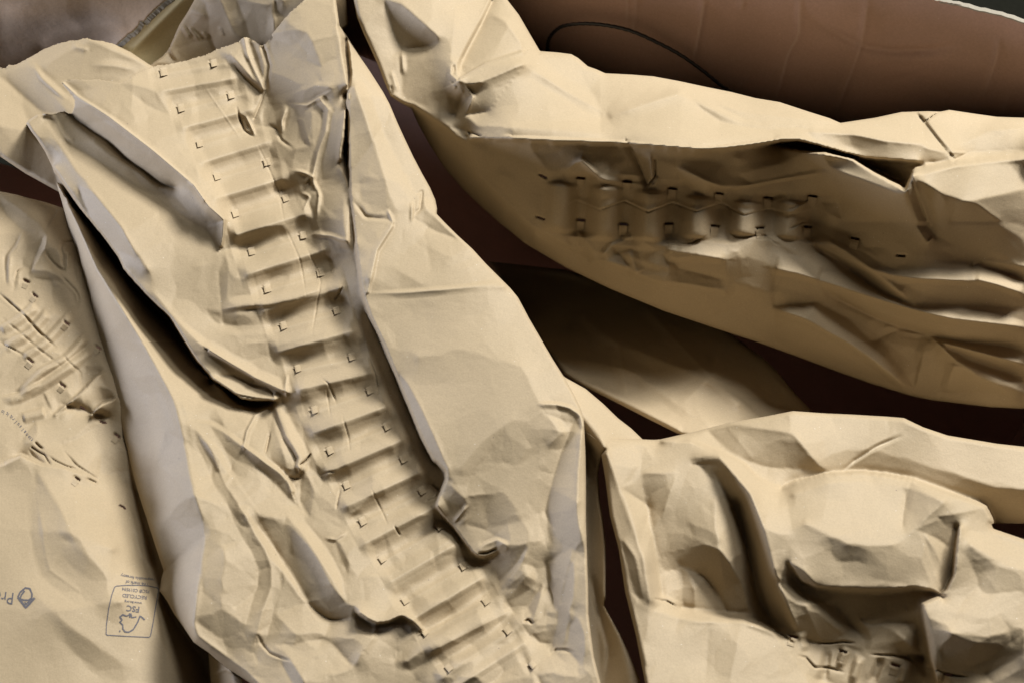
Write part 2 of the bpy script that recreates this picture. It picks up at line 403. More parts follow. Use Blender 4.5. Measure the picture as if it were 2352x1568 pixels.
# ------------------------------------------------------------------ the carton
carton = thing('cardboard_box', 'big brown cardboard carton with creased inner wall holding the crumpled paper', 'box')
w1, w2 = at(2150, 0, 45), at(2352, 50, 45)
wd = (w2-w1); wd[2] = 0; wd /= np.linalg.norm(wd)
WN = np.array([wd[1], -wd[0], 0.0]); WN = WN if WN[1] < 0 else -WN          # faces the camera side
s = Sheet([(560, -160), (1700, -150), (2060, -22), (2130, -8), (2150, 2), (2200, 10), (2240, 22), (2300, 34), (2340, 48), (2420, 66),
           (2520, 100), (2520, 1500), (560, 1300)], step=5, plane=(w1, WN), lc=400, base_blur=16)
s.line([(560, -160, 0), (1500, -100, 0), (2520, 60, 0)]).line([(560, 1300, 0), (1500, 1400, 0), (2520, 1500, 0)]).line([(1300, 100, 0), (1700, 180, 1), (2300, 240, 0)])
for P_, a_, w_ in (([(525, -40), (530, 60), (520, 130)], .8, .45), ([(575, -40), (560, 120), (545, 180)], .8, .35), ([(885, -20), (870, 90), (845, 220), (830, 300)], 1.6, .8),
              ([(1325, -40), (1320, 160), (1270, 240), (1210, 470)], 1.4, .75), ([(1640, -20), (1620, 120), (1600, 220), (1500, 490), (1480, 560)], 1.2, .4),
              ([(2240, 160), (2230, 260), (2160, 460)], 1.0, .3), ([(1060, 0), (1050, 50)], .6, .4), ([(2290, 420), (2240, 560)], .6, .2)):
    s.fold(P_, a_*1.5, 12, 16, t='Q2', wear=min(1, w_*1.35))
s.fold([(1340, 60), (1420, 110), (1520, 170), (1620, 215), (1740, 235), (1850, 232), (1960, 225), (2060, 200)], -3.4, 12, 26, t='Q2', wear=.45)
s.fold([(1700, 380), (1850, 340), (1980, 420), (2180, 500)], -1.0, 10, 20, t='Q2')
s.facet([(1130, 20), (1640, 20), (1600, 240), (1280, 260)], .10, t='Q2', soft=8).facet([(1640, 120), (2300, 160), (2230, 300), (1600, 240)], -.10, t='Q2', soft=8)
s.facet([(600, 0), (860, 0), (830, 300), (560, 250)], .08, (1, 0), t='Q2', soft=6)
s.facet([(1280, 260), (1560, 300), (1480, 560), (1200, 480)], -.10, (1, 0), t='Q2', soft=8)
s.crumple(150, .018, 6, 3)
s.free = [[(1500, -160), (2060, -22), (2130, -8), (2240, 22), (2420, 66), (2520, 100)]]
s.build('box_wall', BOARD, carton, skirt=0, roll=1, rolldepth=0, jag=.8)
# cut top edge of that wall, a strip of torn pulp with real thickness
def ribbon(name, pts3, width, n, mat, parent, jitter=.0015, thick=.0012):
    V = []; F = []
    n = np.array(n); k = len(pts3)
    for i, p in enumerate(pts3):
        p = np.array(p); j = rng.normal(0, jitter, 3)*np.array([1, 1, .6])
        w_ = np.array(width)
        V += [p+j*.6, p+w_+j, p+w_+j*.5+n*thick, p+n*thick+j*.6]
    for i in range(k-1):
        a = i*4
        for q in range(4): F.append([a+q, a+(q+1) % 4, a+4+(q+1) % 4, a+4+q])
    return make_mesh(name, V, F, mat, parent, smooth=False)
edge = []
for i in range(90):
    x = 1400+i*12.5; y = -22-(2060-x)*.21 if x < 2060 else np.interp(x, [2060, 2130, 2150, 2200, 2240, 2300, 2340, 2420, 2520], [-22, -8, 2, 10, 22, 34, 48, 66, 100])
    edge.append(at_plane(x, y+1.0, 0.3, w1, WN))
ribbon('top_edge', edge, -WN*0.0035, (0, 0, -1), PULP, carton, .0003)
# other walls and the floor, dark inside
def prism(name, quad, thick, mat, parent):
    a = np.array(quad, float); n = np.cross(a[1]-a[0], a[2]-a[0]); n /= np.linalg.norm(n)
    b = a+n*thick; V = np.concatenate([a, b])
    F = [[0, 1, 2, 3], [7, 6, 5, 4], [0, 4, 5, 1], [1, 5, 6, 2], [2, 6, 7, 3], [3, 7, 4, 0]]
    return make_mesh(name, V, F, mat, parent, smooth=False)
zf = -0.50
c1 = np.array(w1)-wd*0.95; c1[2] = 0; c2 = np.array(w1)+wd*0.20; c2[2] = 0       # ends of the creased wall
inn = WN; d1 = c1+inn*.66; d2 = c2+inn*.66
def Z(p, z): return (p[0], p[1], z)
bo = -WN*.012
prism('box_wall', [Z(c1+bo, zf), Z(c2+bo, zf), Z(c2+bo, .03), Z(c1+bo, .03)], .004, BOARD, carton)
prism('box_floor', [Z(c1, zf), Z(c2, zf), Z(d2, zf), Z(d1, zf)], .006, BOARD, carton)
prism('box_wall', [Z(c2, zf), Z(d2, zf), Z(d2, .0), Z(c2, .10)], .006, BOARD, carton)  # right wall, out of view; back corner raised to shade the right pad
prism('box_wall', [Z(c1, zf), Z(d1, zf), Z(d1, -.10), Z(c1, -.10)], .006, BOARD, carton)
prism('box_wall', [Z(d2, zf), Z(d1, zf), Z(d1, -.03), Z(d2, -.03)], .006, BOARD, carton)
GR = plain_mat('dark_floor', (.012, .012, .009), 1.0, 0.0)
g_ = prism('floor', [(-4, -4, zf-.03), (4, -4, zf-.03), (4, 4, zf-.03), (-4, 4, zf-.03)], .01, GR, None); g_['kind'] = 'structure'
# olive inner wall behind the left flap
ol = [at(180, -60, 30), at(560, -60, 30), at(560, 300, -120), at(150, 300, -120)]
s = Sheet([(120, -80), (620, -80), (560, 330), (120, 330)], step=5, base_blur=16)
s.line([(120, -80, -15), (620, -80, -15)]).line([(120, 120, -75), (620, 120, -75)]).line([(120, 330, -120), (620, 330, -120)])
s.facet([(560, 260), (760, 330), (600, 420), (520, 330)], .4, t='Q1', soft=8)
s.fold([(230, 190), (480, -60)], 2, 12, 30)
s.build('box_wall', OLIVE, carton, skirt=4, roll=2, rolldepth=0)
# left flap, a slab with a ragged edge
fe = [(420, -40), (392, -6), (372, 8), (352, 26), (340, 38), (330, 50), (322, 48), (316, 62), (304, 74), (292, 80), (288, 86), (276, 96), (264, 108), (240, 132), (180, 190)]
s = Sheet([(-60, -80), (460, -80)]+fe+[(160, 240), (-60, 260)], step=4, base_blur=16)
s.line([(-60, -80, 40), (460, -80, 30)]).line([(-60, 100, -35), (180, 60, -22), (300, 60, -14)]).line([(-60, 260, -95), (180, 190, -75), (264, 108, -38)])
s.facet([(0, 60), (320, 90), (560, 130), (640, 260), (0, 360)], .25, t='T3', soft=14)
s.facet([(330, 330), (620, 230), (960, 210), (900, 330), (680, 290), (340, 400)], .55, t='T3', soft=12)
s.fold([(0, 130), (300, 60), (700, 20)], 1.2, 40, 60, t='T3', p=0)
s.crumple(130, .03, 6, 5)
s.free = [fe]
flap = s.build('box_flap', BOARDL, carton, skirt=5, roll=3, rolldepth=.4, jag=.35)
e3 = []
for a, b in zip(fe[:-1], fe[1:]):
    for t_ in np.linspace(0, 1, 6)[:-1]:
        x, y = a[0]+(b[0]-a[0])*t_, a[1]+(b[1]-a[1])*t_
        e3.append(at(x+.5, y+1.0, float(s.sample(x-3, y-3))-.6))
ribbon('torn_edge', e3, (0.0022, -0.0006, -0.0020), (0, 0, -1), PULP, flap, .00025, .0008)

# ------------------------------------------------------------------ tabs punched into the crimped strips
def tabs(sheet, parent, spots, size=13, mat=None, kind='left'):
    """small three-sided flaps pushed up out of the strip; spots = (x, y, angle in image degrees)"""
    for (x, y, deg) in spots:
        a = R(deg); ux, uy = math.cos(a), math.sin(a); vx, vy = -uy, ux
        V = []; F = []; n = 5; m = 4
        sz = size*rng.uniform(.9, 1.1)
        for lay in (0, 1):
            for j in range(m+1):
                for i in range(n+1):
                    fu = i/n-.5; fv = j/m-.5
                    px = x+ux*fu*sz+vx*fv*sz*1.15; py = y+uy*fu*sz+vy*fv*sz*1.15
                    base = float(sheet.sample(px, py))
                    lift = 1.3*(0.5-fu)+.5 if kind == 'left' else 1.2*(.5-fv)+.3
                    V.append(at(px, py, base+lift-lay*.25))
        w = n+1; off = (m+1)*w
        for j in range(m):
            for i in range(n):
                q = j*w+i; F.append([q, q+w, q+w+1, q+1]); q += off; F.append([q, q+1, q+w+1, q+w])
        for i in range(n):
            F.append([i, i+1, off+i+1, off+i]); q = m*w+i; F.append([q, off+q, off+q+1, q+1])
        for j in range(m):
            q = j*w; F.append([q, off+q, off+q+w, q+w]); q = j*w+n; F.append([q, q+w, off+q+w, off+q])
        make_mesh('punched_tab', V, F, mat or KRAFT, parent, smooth=False)
def slits(sheet, spots, size=13, kind='left', w=3.6):
    for (x, y, deg) in spots:
        a = R(deg); ux, uy = math.cos(a), math.sin(a); vx, vy = -uy, ux
        if kind == 'left':
            cx, cy = x-ux*(size/2+1), y-uy*(size/2+1); hw, hh = w, size*.95
            P = [(cx-vx*hh/2, cy-vy*hh/2), (cx+vx*hh/2, cy+vy*hh/2)]
        else:
            cx, cy = x-vx*(size/2+1), y-vy*(size/2+1); hw, hh = size*.95, w
            P = [(cx-ux*hw/2, cy-uy*hw/2), (cx+ux*hw/2, cy+uy*hw/2)]
        sheet.fold(P, -1.6 if kind == 'top' else -.7, 5, 5, taper=False)
        if kind == 'top' or rng.random() < .35: sheet.tab_hole(cx, cy, hw, hh, a)

# ------------------------------------------------------------------ paper behind, top left
pf = thing('paper_pad', 'smooth kraft paper sheet arching in front of the grey-brown box flap at top left', 'packing paper', group=PADS)
out = [(-330, 172), (0, 155), (12, 158), (20, 150), (38, 149), (60, 137), (84, 124), (100, 114), (130, 102), (160, 94), (180, 92), (200, 88), (208, 92), (230, 94), (260, 101), (300, 120), (340, 147), (420, 190),
       (420, 300), (260, 480), (136, 442), (60, 400), (0, 360), (-330, 340)]
s = Sheet(out, step=3)
s.line([(-330, 172, -20), (60, 137, -16), (130, 102, -12), (200, 88, -10), (260, 101, -14), (340, 147, -22), (420, 190, -26)])
s.line([(64, 136, -14), (95, 190, -9), (150, 250, -6), (230, 320, -10)])
s.line([(-330, 235, -16), (60, 300, -12), (180, 400, -14)])
s.line([(-330, 340, -30), (60, 400, -30), (136, 442, -30), (260, 480, -30)])
s.facet([(280, 540), (700, 320), (1150, 500), (930, 640), (480, 640), (560, 760)], .32, t='T3', soft=5)
s.facet([(0, 600), (200, 480), (270, 560), (590, 830), (540, 880), (330, 880)], .25, t='T3', soft=6)
s.facet([(0, 600), (270, 850), (330, 900), (300, 960), (0, 720)], -.12, t='T3', soft=6)
s.facet([(0, 720), (200, 880), (440, 1290), (440, 1500), (0, 1200)], -.28, t='T3', soft=8)
s.fold([(250, 500), (330, 620), (520, 790)], 1.4, 14, 6, t='T3')
s.fold([(700, 510), (900, 520), (1080, 560)], 1.2, 20, 20, t='T3')
s.fold([(560, 360), (700, 400)], 1.2, 14, 14, t='T3')
s.crumple(100, .07, 2.5, 7)
s.free = [[(-330, 172), (0, 155), (60, 137), (130, 102), (200, 88), (260, 101)]]
s.fcell = (60, .8, 21)
s.build('sheet', KRAFT, pf, roll=9, skirt=120, jag=.55)

pg = thing('paper_pad', 'upright folded kraft paper end in the corner behind the torn edge of the central pad', 'packing paper', group=PADS)
out = [(330, 165), (345, 150), (370, 132), (384, 118), (390, 108), (402, 80), (412, 58), (430, 30), (447, 0), (455, -40), (790, -60), (800, 60), (700, 130), (600, 150), (480, 200), (340, 220)]
s = Sheet(out, step=3)
s.line([(330, 165, -40), (400, 90, -30), (450, -30, -10)]).line([(455, -60, 10), (790, -60, 25)]).line([(340, 220, -60), (600, 170, -50), (700, 130, -20), (800, 60, 0)])
s.line([(545, -30, 4), (560, 50, -8), (590, 110, -22)])
s.facet([(1610, 0), (1720, 0), (1830, 270), (1900, 300), (1700, 410), (1640, 270)], .55, t='T3')
s.facet([(1520, 0), (1610, 0), (1620, 120), (1480, 60)], -.2, t='T3')
s.facet([(1470, 70), (1620, 130), (1640, 270), (1330, 400), (1300, 370), (1370, 200)], .30, t='T3')
s.facet([(1720, 0), (1980, 0), (2060, 350), (1920, 300), (1830, 270)], -.10, t='T3')
s.facet([(1860, 0), (2090, 40), (2060, 360), (1960, 300)], .35, t='T3')
s.facet([(2090, 60), (2130, 20), (2150, 240), (2060, 370)], .9, t='T3', soft=2)
s.facet([(2130, 130), (2250, 110), (2140, 260)], -.4, t='T3')
s.facet([(2160, 0), (2220, 0), (2190, 90), (2150, 100)], 1.1, t='T3', soft=2)
s.facet([(1180, 490), (1280, 370), (1350, 400), (1380, 480)], -.2, t='T3', soft=2)
s.facet([(1290, 370), (1340, 390), (1385, 480), (1340, 460)], .8, t='T3', soft=1.5)
for P_ in ([(1430, 200), (1500, 300)], [(1480, 210), (1570, 320)], [(1580, 250), (1640, 300)], [(1720, 210), (1760, 290)]): s.fold(P_, 1.0, 4, 10, t='T3')
s.crumple(70, .16, 2.2, 8)
s.fcell = (45, .8, 22)
s.build('sheet', KRAFT, pg, roll=5, skirt=40)

# ------------------------------------------------------------------ dark pad in the gap, middle
pc = thing('paper_pad', 'half-shaded kraft paper bulge deep in the gap below the large right pad', 'packing paper', group=PADS)
out = [(1120, 600), (1300, 620), (1480, 680), (1580, 705), (1650, 745), (1701, 784), (1751, 819), (1785, 852), (1812, 886), (1835, 912), (1861, 939), (1885, 975), (1720, 1050), (1556, 995), (1490, 962), (1426, 929), (1351, 892), (1298, 860), (1210, 740)]
s = Sheet(out, step=3)
s.line([(1120, 600, -180), (1480, 680, -165), (1650, 745, -150), (1751, 819, -138), (1835, 912, -128), (1885, 975, -126)])
s.line([(1210, 740, -120), (1298, 860, -100), (1426, 929, -92), (1556, 995, -86), (1720, 1050, -80)])
s.line([(1300, 740, -140), (1450, 800, -118), (1600, 860, -100), (1700, 930, -90)])
s.facet([(700, 0), (950, 0), (880, 200), (540, 260), (380, 200)], .25, t='Q4', soft=6)
s.facet([(940, 0), (1150, 60), (1360, 310), (1270, 300), (1180, 270), (900, 230)], .18, t='Q4', soft=5)
s.facet([(850, 220), (900, 210), (1180, 280), (1270, 310), (900, 380), (840, 300)], -.4, t='Q4', soft=5)
s.fold([(380, 200), (560, 290), (760, 400)], 2.0, 14, 22, t='Q4', taper=False)
s.crumple(110, .18, 2.2, 9); s.crumple(45, .08, 1.6, 109)
s.nocap = True
for pts, a_ in (([(1330, 720), (1420, 790), (1440, 900)], 2.5), ([(1480, 700), (1560, 790), (1700, 930)], 3), ([(1300, 820), (1450, 850), (1600, 960)], 2.2), ([(1650, 770), (1640, 860), (1560, 930)], 2.2)):
    s.fold(pts, a_, 30, 22, p=1.3, taper='soft')
s.fcell = (80, .6, 23)
s.build('sheet', KRAFT, pc, roll=14, rolldepth=7, skirt=180)

# ------------------------------------------------------------------ big right pad
pb = thing('paper_pad', 'large kraft paper pad with bright top fold above a shaded crimped strip', 'packing paper', group=PADS)
out = [(805, -50), (812, 0), (820, 40), (836, 80), (850, 110), (868, 150), (885, 195), (897, 222), (925, 240), (945, 250), (960, 285), (985, 330), (1020, 385), (1060, 432), (1110, 480), (1150, 515), (1176, 535), (1206, 560), (1300, 615), (1400, 663), (1526, 715),
       (1676, 765), (1736, 784), (1830, 818), (1926, 854), (2000, 880), (2091, 908), (2146, 919), (2276, 934), (2600, 950), (2600, 272), (2352, 271), (2290, 269), (2240, 262), (2180, 253), (2160, 257), (2130, 256), (2070, 258), (2010, 271), (1930, 283),
       (1905, 272), (1860, 258), (1790, 235), (1735, 226), (1680, 212), (1620, 200), (1560, 187), (1500, 176), (1450, 172), (1390, 169), (1370, 160), (1350, 153), (1328, 134), (1312, 125), (1280, 121), (1240, 118), (1215, 75), (1192, 35), (1165, 0), (1130, -50)]
s = Sheet(out, step=2.4, lc=170); s.fk = 1.5; s.mx = 1.5
s.line([(805, -50, 62), (812, 0, 58), (850, 110, 52), (885, 195, 48), (897, 222, 46)])
s.line([(897, 222, 46), (980, 262, 40), (1040, 300, 34), (1075, 318, 30)])
s.line([(1130, -50, 40), (1165, 0, 36), (1215, 75, 32), (1240, 118, 34)])
s.line([(1240, 118, 40), (1312, 125, 34), (1390, 169, 28), (1560, 187, 26), (1735, 226, 24), (1860, 258, 22), (1930, 283, 18)])
s.line([(1050, 187, 52), (1120, 150, 54), (1206, 147, 56), (1300, 210, 50), (1400, 270, 46)])
s.cliff([(1075, 318, 40), (1176, 319, 46), (1276, 324, 48), (1400, 327, 50), (1500, 333, 54), (1600, 341, 56), (1660, 341, 54), (1720, 334, 52), (1790, 323, 48), (1830, 321, 44), (1880, 333, 40), (1940, 352, 36), (1990, 363, 33), (2060, 368, 30), (2110, 371, 28)],
        [33, 38, 39, 40, 42, 43, 40, 34, 14, 4, 6, 8, 10, 12, 20], off=7)
s.line([(1400, 270, 50), (1560, 215, 46), (1700, 285, 46), (1820, 292, 38), (1870, 296, 34)])
s.cliff([(2097, 401, 44), (2085, 430, 40), (2077, 440, 36), (2064, 428, 36), (2010, 400, 36), (1957, 366, 38), (1925, 358, 38), (1893, 350, 38), (1860, 350, 32), (1800, 343, 22)],
        [14, 8, 4, 0, -4, -4, -4, -2, 4, 12], off=7)
s.line([(2097, 401, 44), (2130, 394, 44), (2190, 379, 42), (2270, 368, 40), (2600, 345, 40)])
s.line([(1930, 283, 18), (2070, 258, 14), (2180, 253, 12), (2290, 269, 6), (2600, 272, 4)])
s.line([(2110, 385, 22), (2200, 370, 26), (2300, 362, 28), (2600, 338, 26)])
s.line([(1100, 345, 29), (1300, 355, 33), (1500, 365, 34), (1700, 365, 33)])
s.line([(1010, 300, 22), (1080, 380, 14), (1130, 430, 6), (1180, 480, -4), (1240, 545, -15)])
s.line([(1150, 400, 18), (1300, 450, 10), (1500, 470, 8), (1700, 480, -3), (1850, 500, -13), (1960, 540, -14)])
s.line([(1240, 545, -16), (1330, 570, -18), (1450, 590, -20), (1640, 640, -30), (1900, 700, -43), (2100, 760, -54), (2600, 800, -58)])
s.line([(2150, 545, 0), (2250, 590, -10), (2600, 610, -12)])
s.line([(945, 250, 18), (985, 330, -4), (1060, 432, -20), (1176, 535, -34), (1300, 615, -44), (1526, 715, -72), (1736, 784, -86), (1926, 854, -98), (2091, 908, -104), (2276, 934, -106), (2600, 950, -106)])
# top left wing: folds around the pinched point (S1)
s.facet([(330, 0), (480, 30), (830, 350), (800, 400), (640, 440), (480, 470), (400, 300)], .55, t='S1', soft=4)
s.facet([(1000, 60), (1170, 0), (1330, 0), (1250, 200), (1130, 420), (1040, 600), (1030, 740), (990, 680), (1000, 600), (940, 560)], -.35, t='S1', soft=3)
s.fold([(1345, 0), (1260, 180), (1120, 440), (1040, 600), (1035, 740)], -4.5, 60, 9, t='S1', p=1.4, taper='end')
s.facet([(1260, 200), (1340, 150), (1440, 190), (1600, 400), (1600, 480), (1270, 600), (1080, 700), (1050, 620), (1140, 440)], .55, t='S1', soft=4)
s.fold([(1040, 745), (1270, 610), (1620, 490)], 5.5, 5, 50, t='S1', p=1.4, taper=False)
s.facet([(1050, 760), (1280, 620), (1650, 500), (1640, 600), (1230, 760), (1100, 790)], -.30, t='S1', soft=2.5)
s.facet([(1100, 790), (1240, 770), (1640, 600), (1420, 880), (1300, 1040), (1080, 1080), (1160, 900)], .60, t='S1', soft=2.5)
s.facet([(1640, 600), (2351, 1060), (2351, 1250), (1290, 1180), (1200, 1190), (1090, 1080), (1300, 1040), (1420, 880)], -.28, t='S1', soft=3)
s.facet([(1640, 600), (1700, 570), (2100, 520), (2351, 700), (2351, 1030)], .10, t='S1', soft=3)
s.facet([(500, 560), (900, 560), (950, 740), (1040, 800), (950, 1060), (700, 1000), (470, 900)], .22, (1, -.2), t='S1', soft=8)
s.facet([(490, 470), (640, 440), (760, 430), (660, 540), (500, 700)], -.25, t='S1', soft=3)
s.facet([(1050, 850), (1010, 900), (940, 1080), (990, 1060), (1060, 900)], .7, t='S1', soft=1.5)
s.facet([(1060, 880), (1160, 910), (1080, 1080), (980, 1110)], .9, (1, -.1), t='S1', soft=2)
s.fold([(960, 600), (940, 700), (1010, 760), (1040, 770)], 1.6, 6, 9, t='S1'); s.fold([(970, 610), (985, 690)], -2.2, 6, 6, t='S1')
s.fold([(930, 760), (990, 820), (970, 850)], 1.2, 5, 8, t='S1'); s.fold([(1060, 790), (1160, 910), (1100, 1060)], 1.5, 6, 10, t='S1')
s.fold([(385, 660), (450, 870)], 1.2, 8, 12, t='S1'); s.fold([(490, 480), (500, 700)], 1.2, 10, 8, t='S1'); s.fold([(380, 800), (400, 900)], -1.2, 6, 8, t='S1')
s.fold([(1120, 1240), (1240, 1285)], -3, 3, 4, t='S1'); s.fold([(1110, 1300), (1130, 1250), (1100, 1240)], -2.5, 4, 4, t='S1')
s.facet([(940, 1190), (1110, 1240), (1080, 1310), (960, 1260)], -.5, t='S1', soft=2)
s.facet([(950, 1260), (1100, 1320), (1200, 1568), (1100, 1568), (1040, 1400)], .25, t='S1', soft=2)
# bright upper fold, the right half
s.facet([(450, 545), (790, 425), (950, 480), (1060, 540), (1200, 600), (1380, 600), (1200, 640), (880, 680), (600, 660), (0, 640), (0, 560)], -.22, t='Q2', soft=4)
s.facet([(350, 320), (560, 345), (790, 380), (790, 420), (450, 540), (420, 520), (310, 330)], .12, t='Q2', soft=4)
s.facet([(800, 430), (950, 470), (1130, 570), (1220, 590), (1160, 600), (960, 560), (870, 500)], .32, t='Q2', soft=3)
s.facet([(920, 480), (1100, 520), (1480, 560), (1400, 590), (1180, 580)], .28, t='Q2', soft=3)
s.fold([(60, 300), (250, 420), (450, 540)], 3.0, 30, 20, t='Q2'); s.fold([(450, 540), (620, 480), (790, 425)], 1.5, 20, 20, t='Q2')
s.fold([(0, 625), (400, 640), (880, 680), (1200, 640)], -2.5, 26, 3, t='Q2', taper=False, p=2)
s.facet([(0, 490), (800, 250), (1330, 270), (800, 330), (0, 350)], -.05, t='S3', soft=4)
# twisted part at right
s.facet([(1330, 290), (2310, 120), (2351, 400), (1900, 380), (1400, 300)], -.22, t='S3', soft=4)
s.facet([(1250, 300), (1700, 330), (2000, 390), (2351, 420), (2351, 650), (1850, 540), (1300, 370)], .75, t='S3', soft=4)
s.facet([(0, 540), (400, 560), (700, 640), (1100, 690), (1450, 770), (1500, 900), (1000, 850), (500, 830), (100, 720)], .55, t='S5', soft=3)
s.facet([(1110, 310), (1240, 370), (1200, 400)], .9, t='S5', soft=1.5); s.facet([(1130, 300), (1320, 290), (1220, 370)], .2, t='S5', soft=1.5)
s.fold([(1200, 410), (1330, 580), (1480, 755)], -1.6, 4, 40, t='S5', taper=False); s.fold([(1200, 395), (1340, 295)], -2.5, 3, 3, t='S5', taper=False)
s.fold([(1110, 300), (1200, 410), (1470, 760)], 1.8, 30, 4, t='S5', taper=False)
s.facet([(1340, 300), (1500, 270), (1850, 360), (2351, 370), (2351, 460), (1950, 500), (1690, 620), (1560, 760), (1240, 400)], -.12, t='S5', soft=4)
s.facet([(1930, 510), (2351, 480), (2351, 720), (2130, 730), (1620, 760), (1700, 650)], .75, t='S5', soft=4)
s.facet([(1690, 780), (2150, 730), (2351, 740), (2351, 830), (1640, 860)], .05, t='S5', soft=3)
s.fold([(1500, 910), (1560, 840), (1690, 770)], -6, 6, 8, t='S5'); s.fold([(1490, 760), (1690, 775)], 2, 5, 8, t='S5')
s.facet([(460, 880), (900, 930), (1500, 930), (1040, 1010), (960, 1090), (700, 980)], .35, t='S5', soft=3)
# body front right
s.fold([(0, 790), (300, 840), (600, 1010), (880, 1180), (960, 1230), (1010, 1180), (1040, 1040)], 4.5, 4, 34, t='S5', taper=False, p=1.5)
s.facet([(20, 860), (300, 850), (860, 1170), (960, 1240), (900, 1260), (400, 1060), (60, 930)], -.45, t='S5', soft=3)
s.facet([(130, 1000), (500, 1080), (940, 1260), (1040, 1567), (180, 1567)], .18, t='S5', soft=5)
s.facet([(1040, 1030), (1080, 1160), (1130, 1380), (1210, 1567), (1100, 1567), (1000, 1300), (980, 1200)], -.45, t='S5', soft=2)
s.facet([(1340, 0), (1430, 0), (1480, 60), (1520, 130), (1440, 170), (1390, 90)], -.5, t='S4', soft=2)
s.fold([(1040, 1030), (1110, 1260), (1220, 1567)], 3.0, 18, 5, t='S5', taper=False); s.fold([(1440, 170), (1500, 110)], 2, 5, 6, t='S4')
s.facet([(1080, 1080), (1350, 1240), (1420, 1340), (1300, 1567), (1210, 1567), (1110, 1260)], .35, t='S5', soft=4)
s.facet([(1060, 1020), (1500, 920), (2351, 860), (2351, 1200), (1650, 1340), (1400, 1240)], -.40, t='S5', soft=7)
s.facet([(1650, 1330), (1800, 1370), (2060, 1567), (1480, 1567), (1560, 1380)], .30, t='S5', soft=3)
s.facet([(1600, 160), (1750, 0), (2100, 0), (2351, 120), (2351, 340), (1900, 310), (1500, 240)], .12, t='S4', soft=8)
# under the bright fold, left part of the body (S2)
s.facet([(480, 150), (1440, 170), (1560, 420), (1600, 560), (1200, 500), (980, 320), (840, 420), (700, 440), (600, 330)], -.12, t='S2', soft=5)
s.fold([(1440, 170), (1520, 330), (1620, 560)], -5.0, 6, 16, t='S2', taper=False); s.fold([(1690, 330), (1700, 480), (1640, 560)], -2.6, 3, 5, t='S2', taper=False)
s.facet([(1560, 310), (1640, 280), (1650, 500), (1620, 550)], .3, t='S2', soft=2); s.fold([(1650, 300), (1670, 520)], 1.8, 4, 4, t='S2')
s.fold([(1640, 570), (1700, 560), (1710, 480)], 1.4, 4, 6, t='S2')
s.facet([(1700, 300), (2351, 250), (2351, 580), (2200, 520), (1940, 430)], -.12, (1, -1), t='S2', soft=5)
s.fold([(60, 640), (280, 760), (450, 825), (650, 815), (1000, 745), (1380, 690)], 3.4, 50, 7, t='S3', p=1.3)
s.facet([(20, 640), (250, 760), (450, 830), (400, 860), (250, 900), (60, 760)], .45, t='S3', soft=3)
s.facet([(450, 840), (1000, 750), (1400, 680), (1500, 780), (1500, 930), (1330, 880), (700, 900)], .15, t='S3', soft=4)
s.facet([(1050, 570), (1200, 500), (1400, 520), (1400, 620), (1000, 720), (700, 780), (600, 700)], .28, t='S3', soft=5)
s.fold([(830, 450), (990, 325), (1180, 510), (1600, 570)], 1.8, 12, 12, t='S2'); s.facet([(830, 440), (990, 330), (1000, 420), (950, 520), (870, 560)], .35, t='S2', soft=2.5)
s.facet([(990, 330), (1180, 510), (1000, 430)], .2, t='S2', soft=2)
s.facet([(1380, 960), (1540, 960), (1560, 1120), (1430, 1080)], -.3, t='S3', soft=3)
# crimp: vertical corrugations, dark left flanks
for i, x in enumerate((1331, 1434, 1541, 1652, 1760, 1865)):
    y = (418, 425, 436, 450, 462, 462)[i]; yb = (545, 565, 565, 560, 552, 560)[i]; a = (4.2, 4.2, 4.0, 3.8, 3.0, 3.2)[i]
    s.nocap = True; s.fold([(x+8, y-22), (x+6, y+30), (x, yb)], -a*1.5, 52, 44, p=0, taper='soft')
    s.fold([(x-44, y), (x-48, y+50), (x-52, yb-10)], a*1.4, 52, 44, p=0, taper='soft'); s.nocap = False
wave = T('S2', [(740, 840), (800, 830), (860, 790), (940, 715), (1000, 705), (1050, 730), (1110, 790), (1170, 802), (1230, 780), (1320, 730), (1400, 718), (1440, 730), (1500, 780), (1580, 828), (1660, 815), (1760, 750), (1830, 728), (1880, 745), (1960, 805), (2050, 827), (2110, 810), (2200, 745), (2270, 725)]) + \
       T('S3', [(460, 980), (520, 1040), (600, 1080), (650, 1088), (730, 1050), (810, 1010), (860, 1015), (920, 1060), (990, 1095), (1070, 1100), (1140, 1060), (1220, 1005), (1270, 998), (1340, 1030), (1400, 1090), (1460, 1130), (1550, 1145)])
s.fold(wave, -1.9, 3.2, 2.2, p=1.0); s.fold(wave, 1.2, 14, 2.5, p=1.3)
s.fold([(0, 1310), (60, 1360), (160, 1350), (250, 1300), (330, 1270)], -1.8, 3.2, 2.6, p=1, t='S3'); s.fold([(500, 1240), (580, 1290), (650, 1300), (780, 1270), (840, 1275), (900, 1320), (1000, 1380)], -1.8, 3.2, 2.6, p=1, t='S3')
s.fold([(1060, 1220), (1130, 1190), (1200, 1150), (1260, 1160)], -1.3, 3, 2.6, p=1, t='S3')
s.fold([(840, 940), (900, 930), (960, 900), (1050, 890)], -1.4, 3, 8, p=1, t='S3'); s.fold([(1000, 1060), (1100, 1050), (1240, 960), (1300, 960)], 1.6, 5, 8, t='S3')
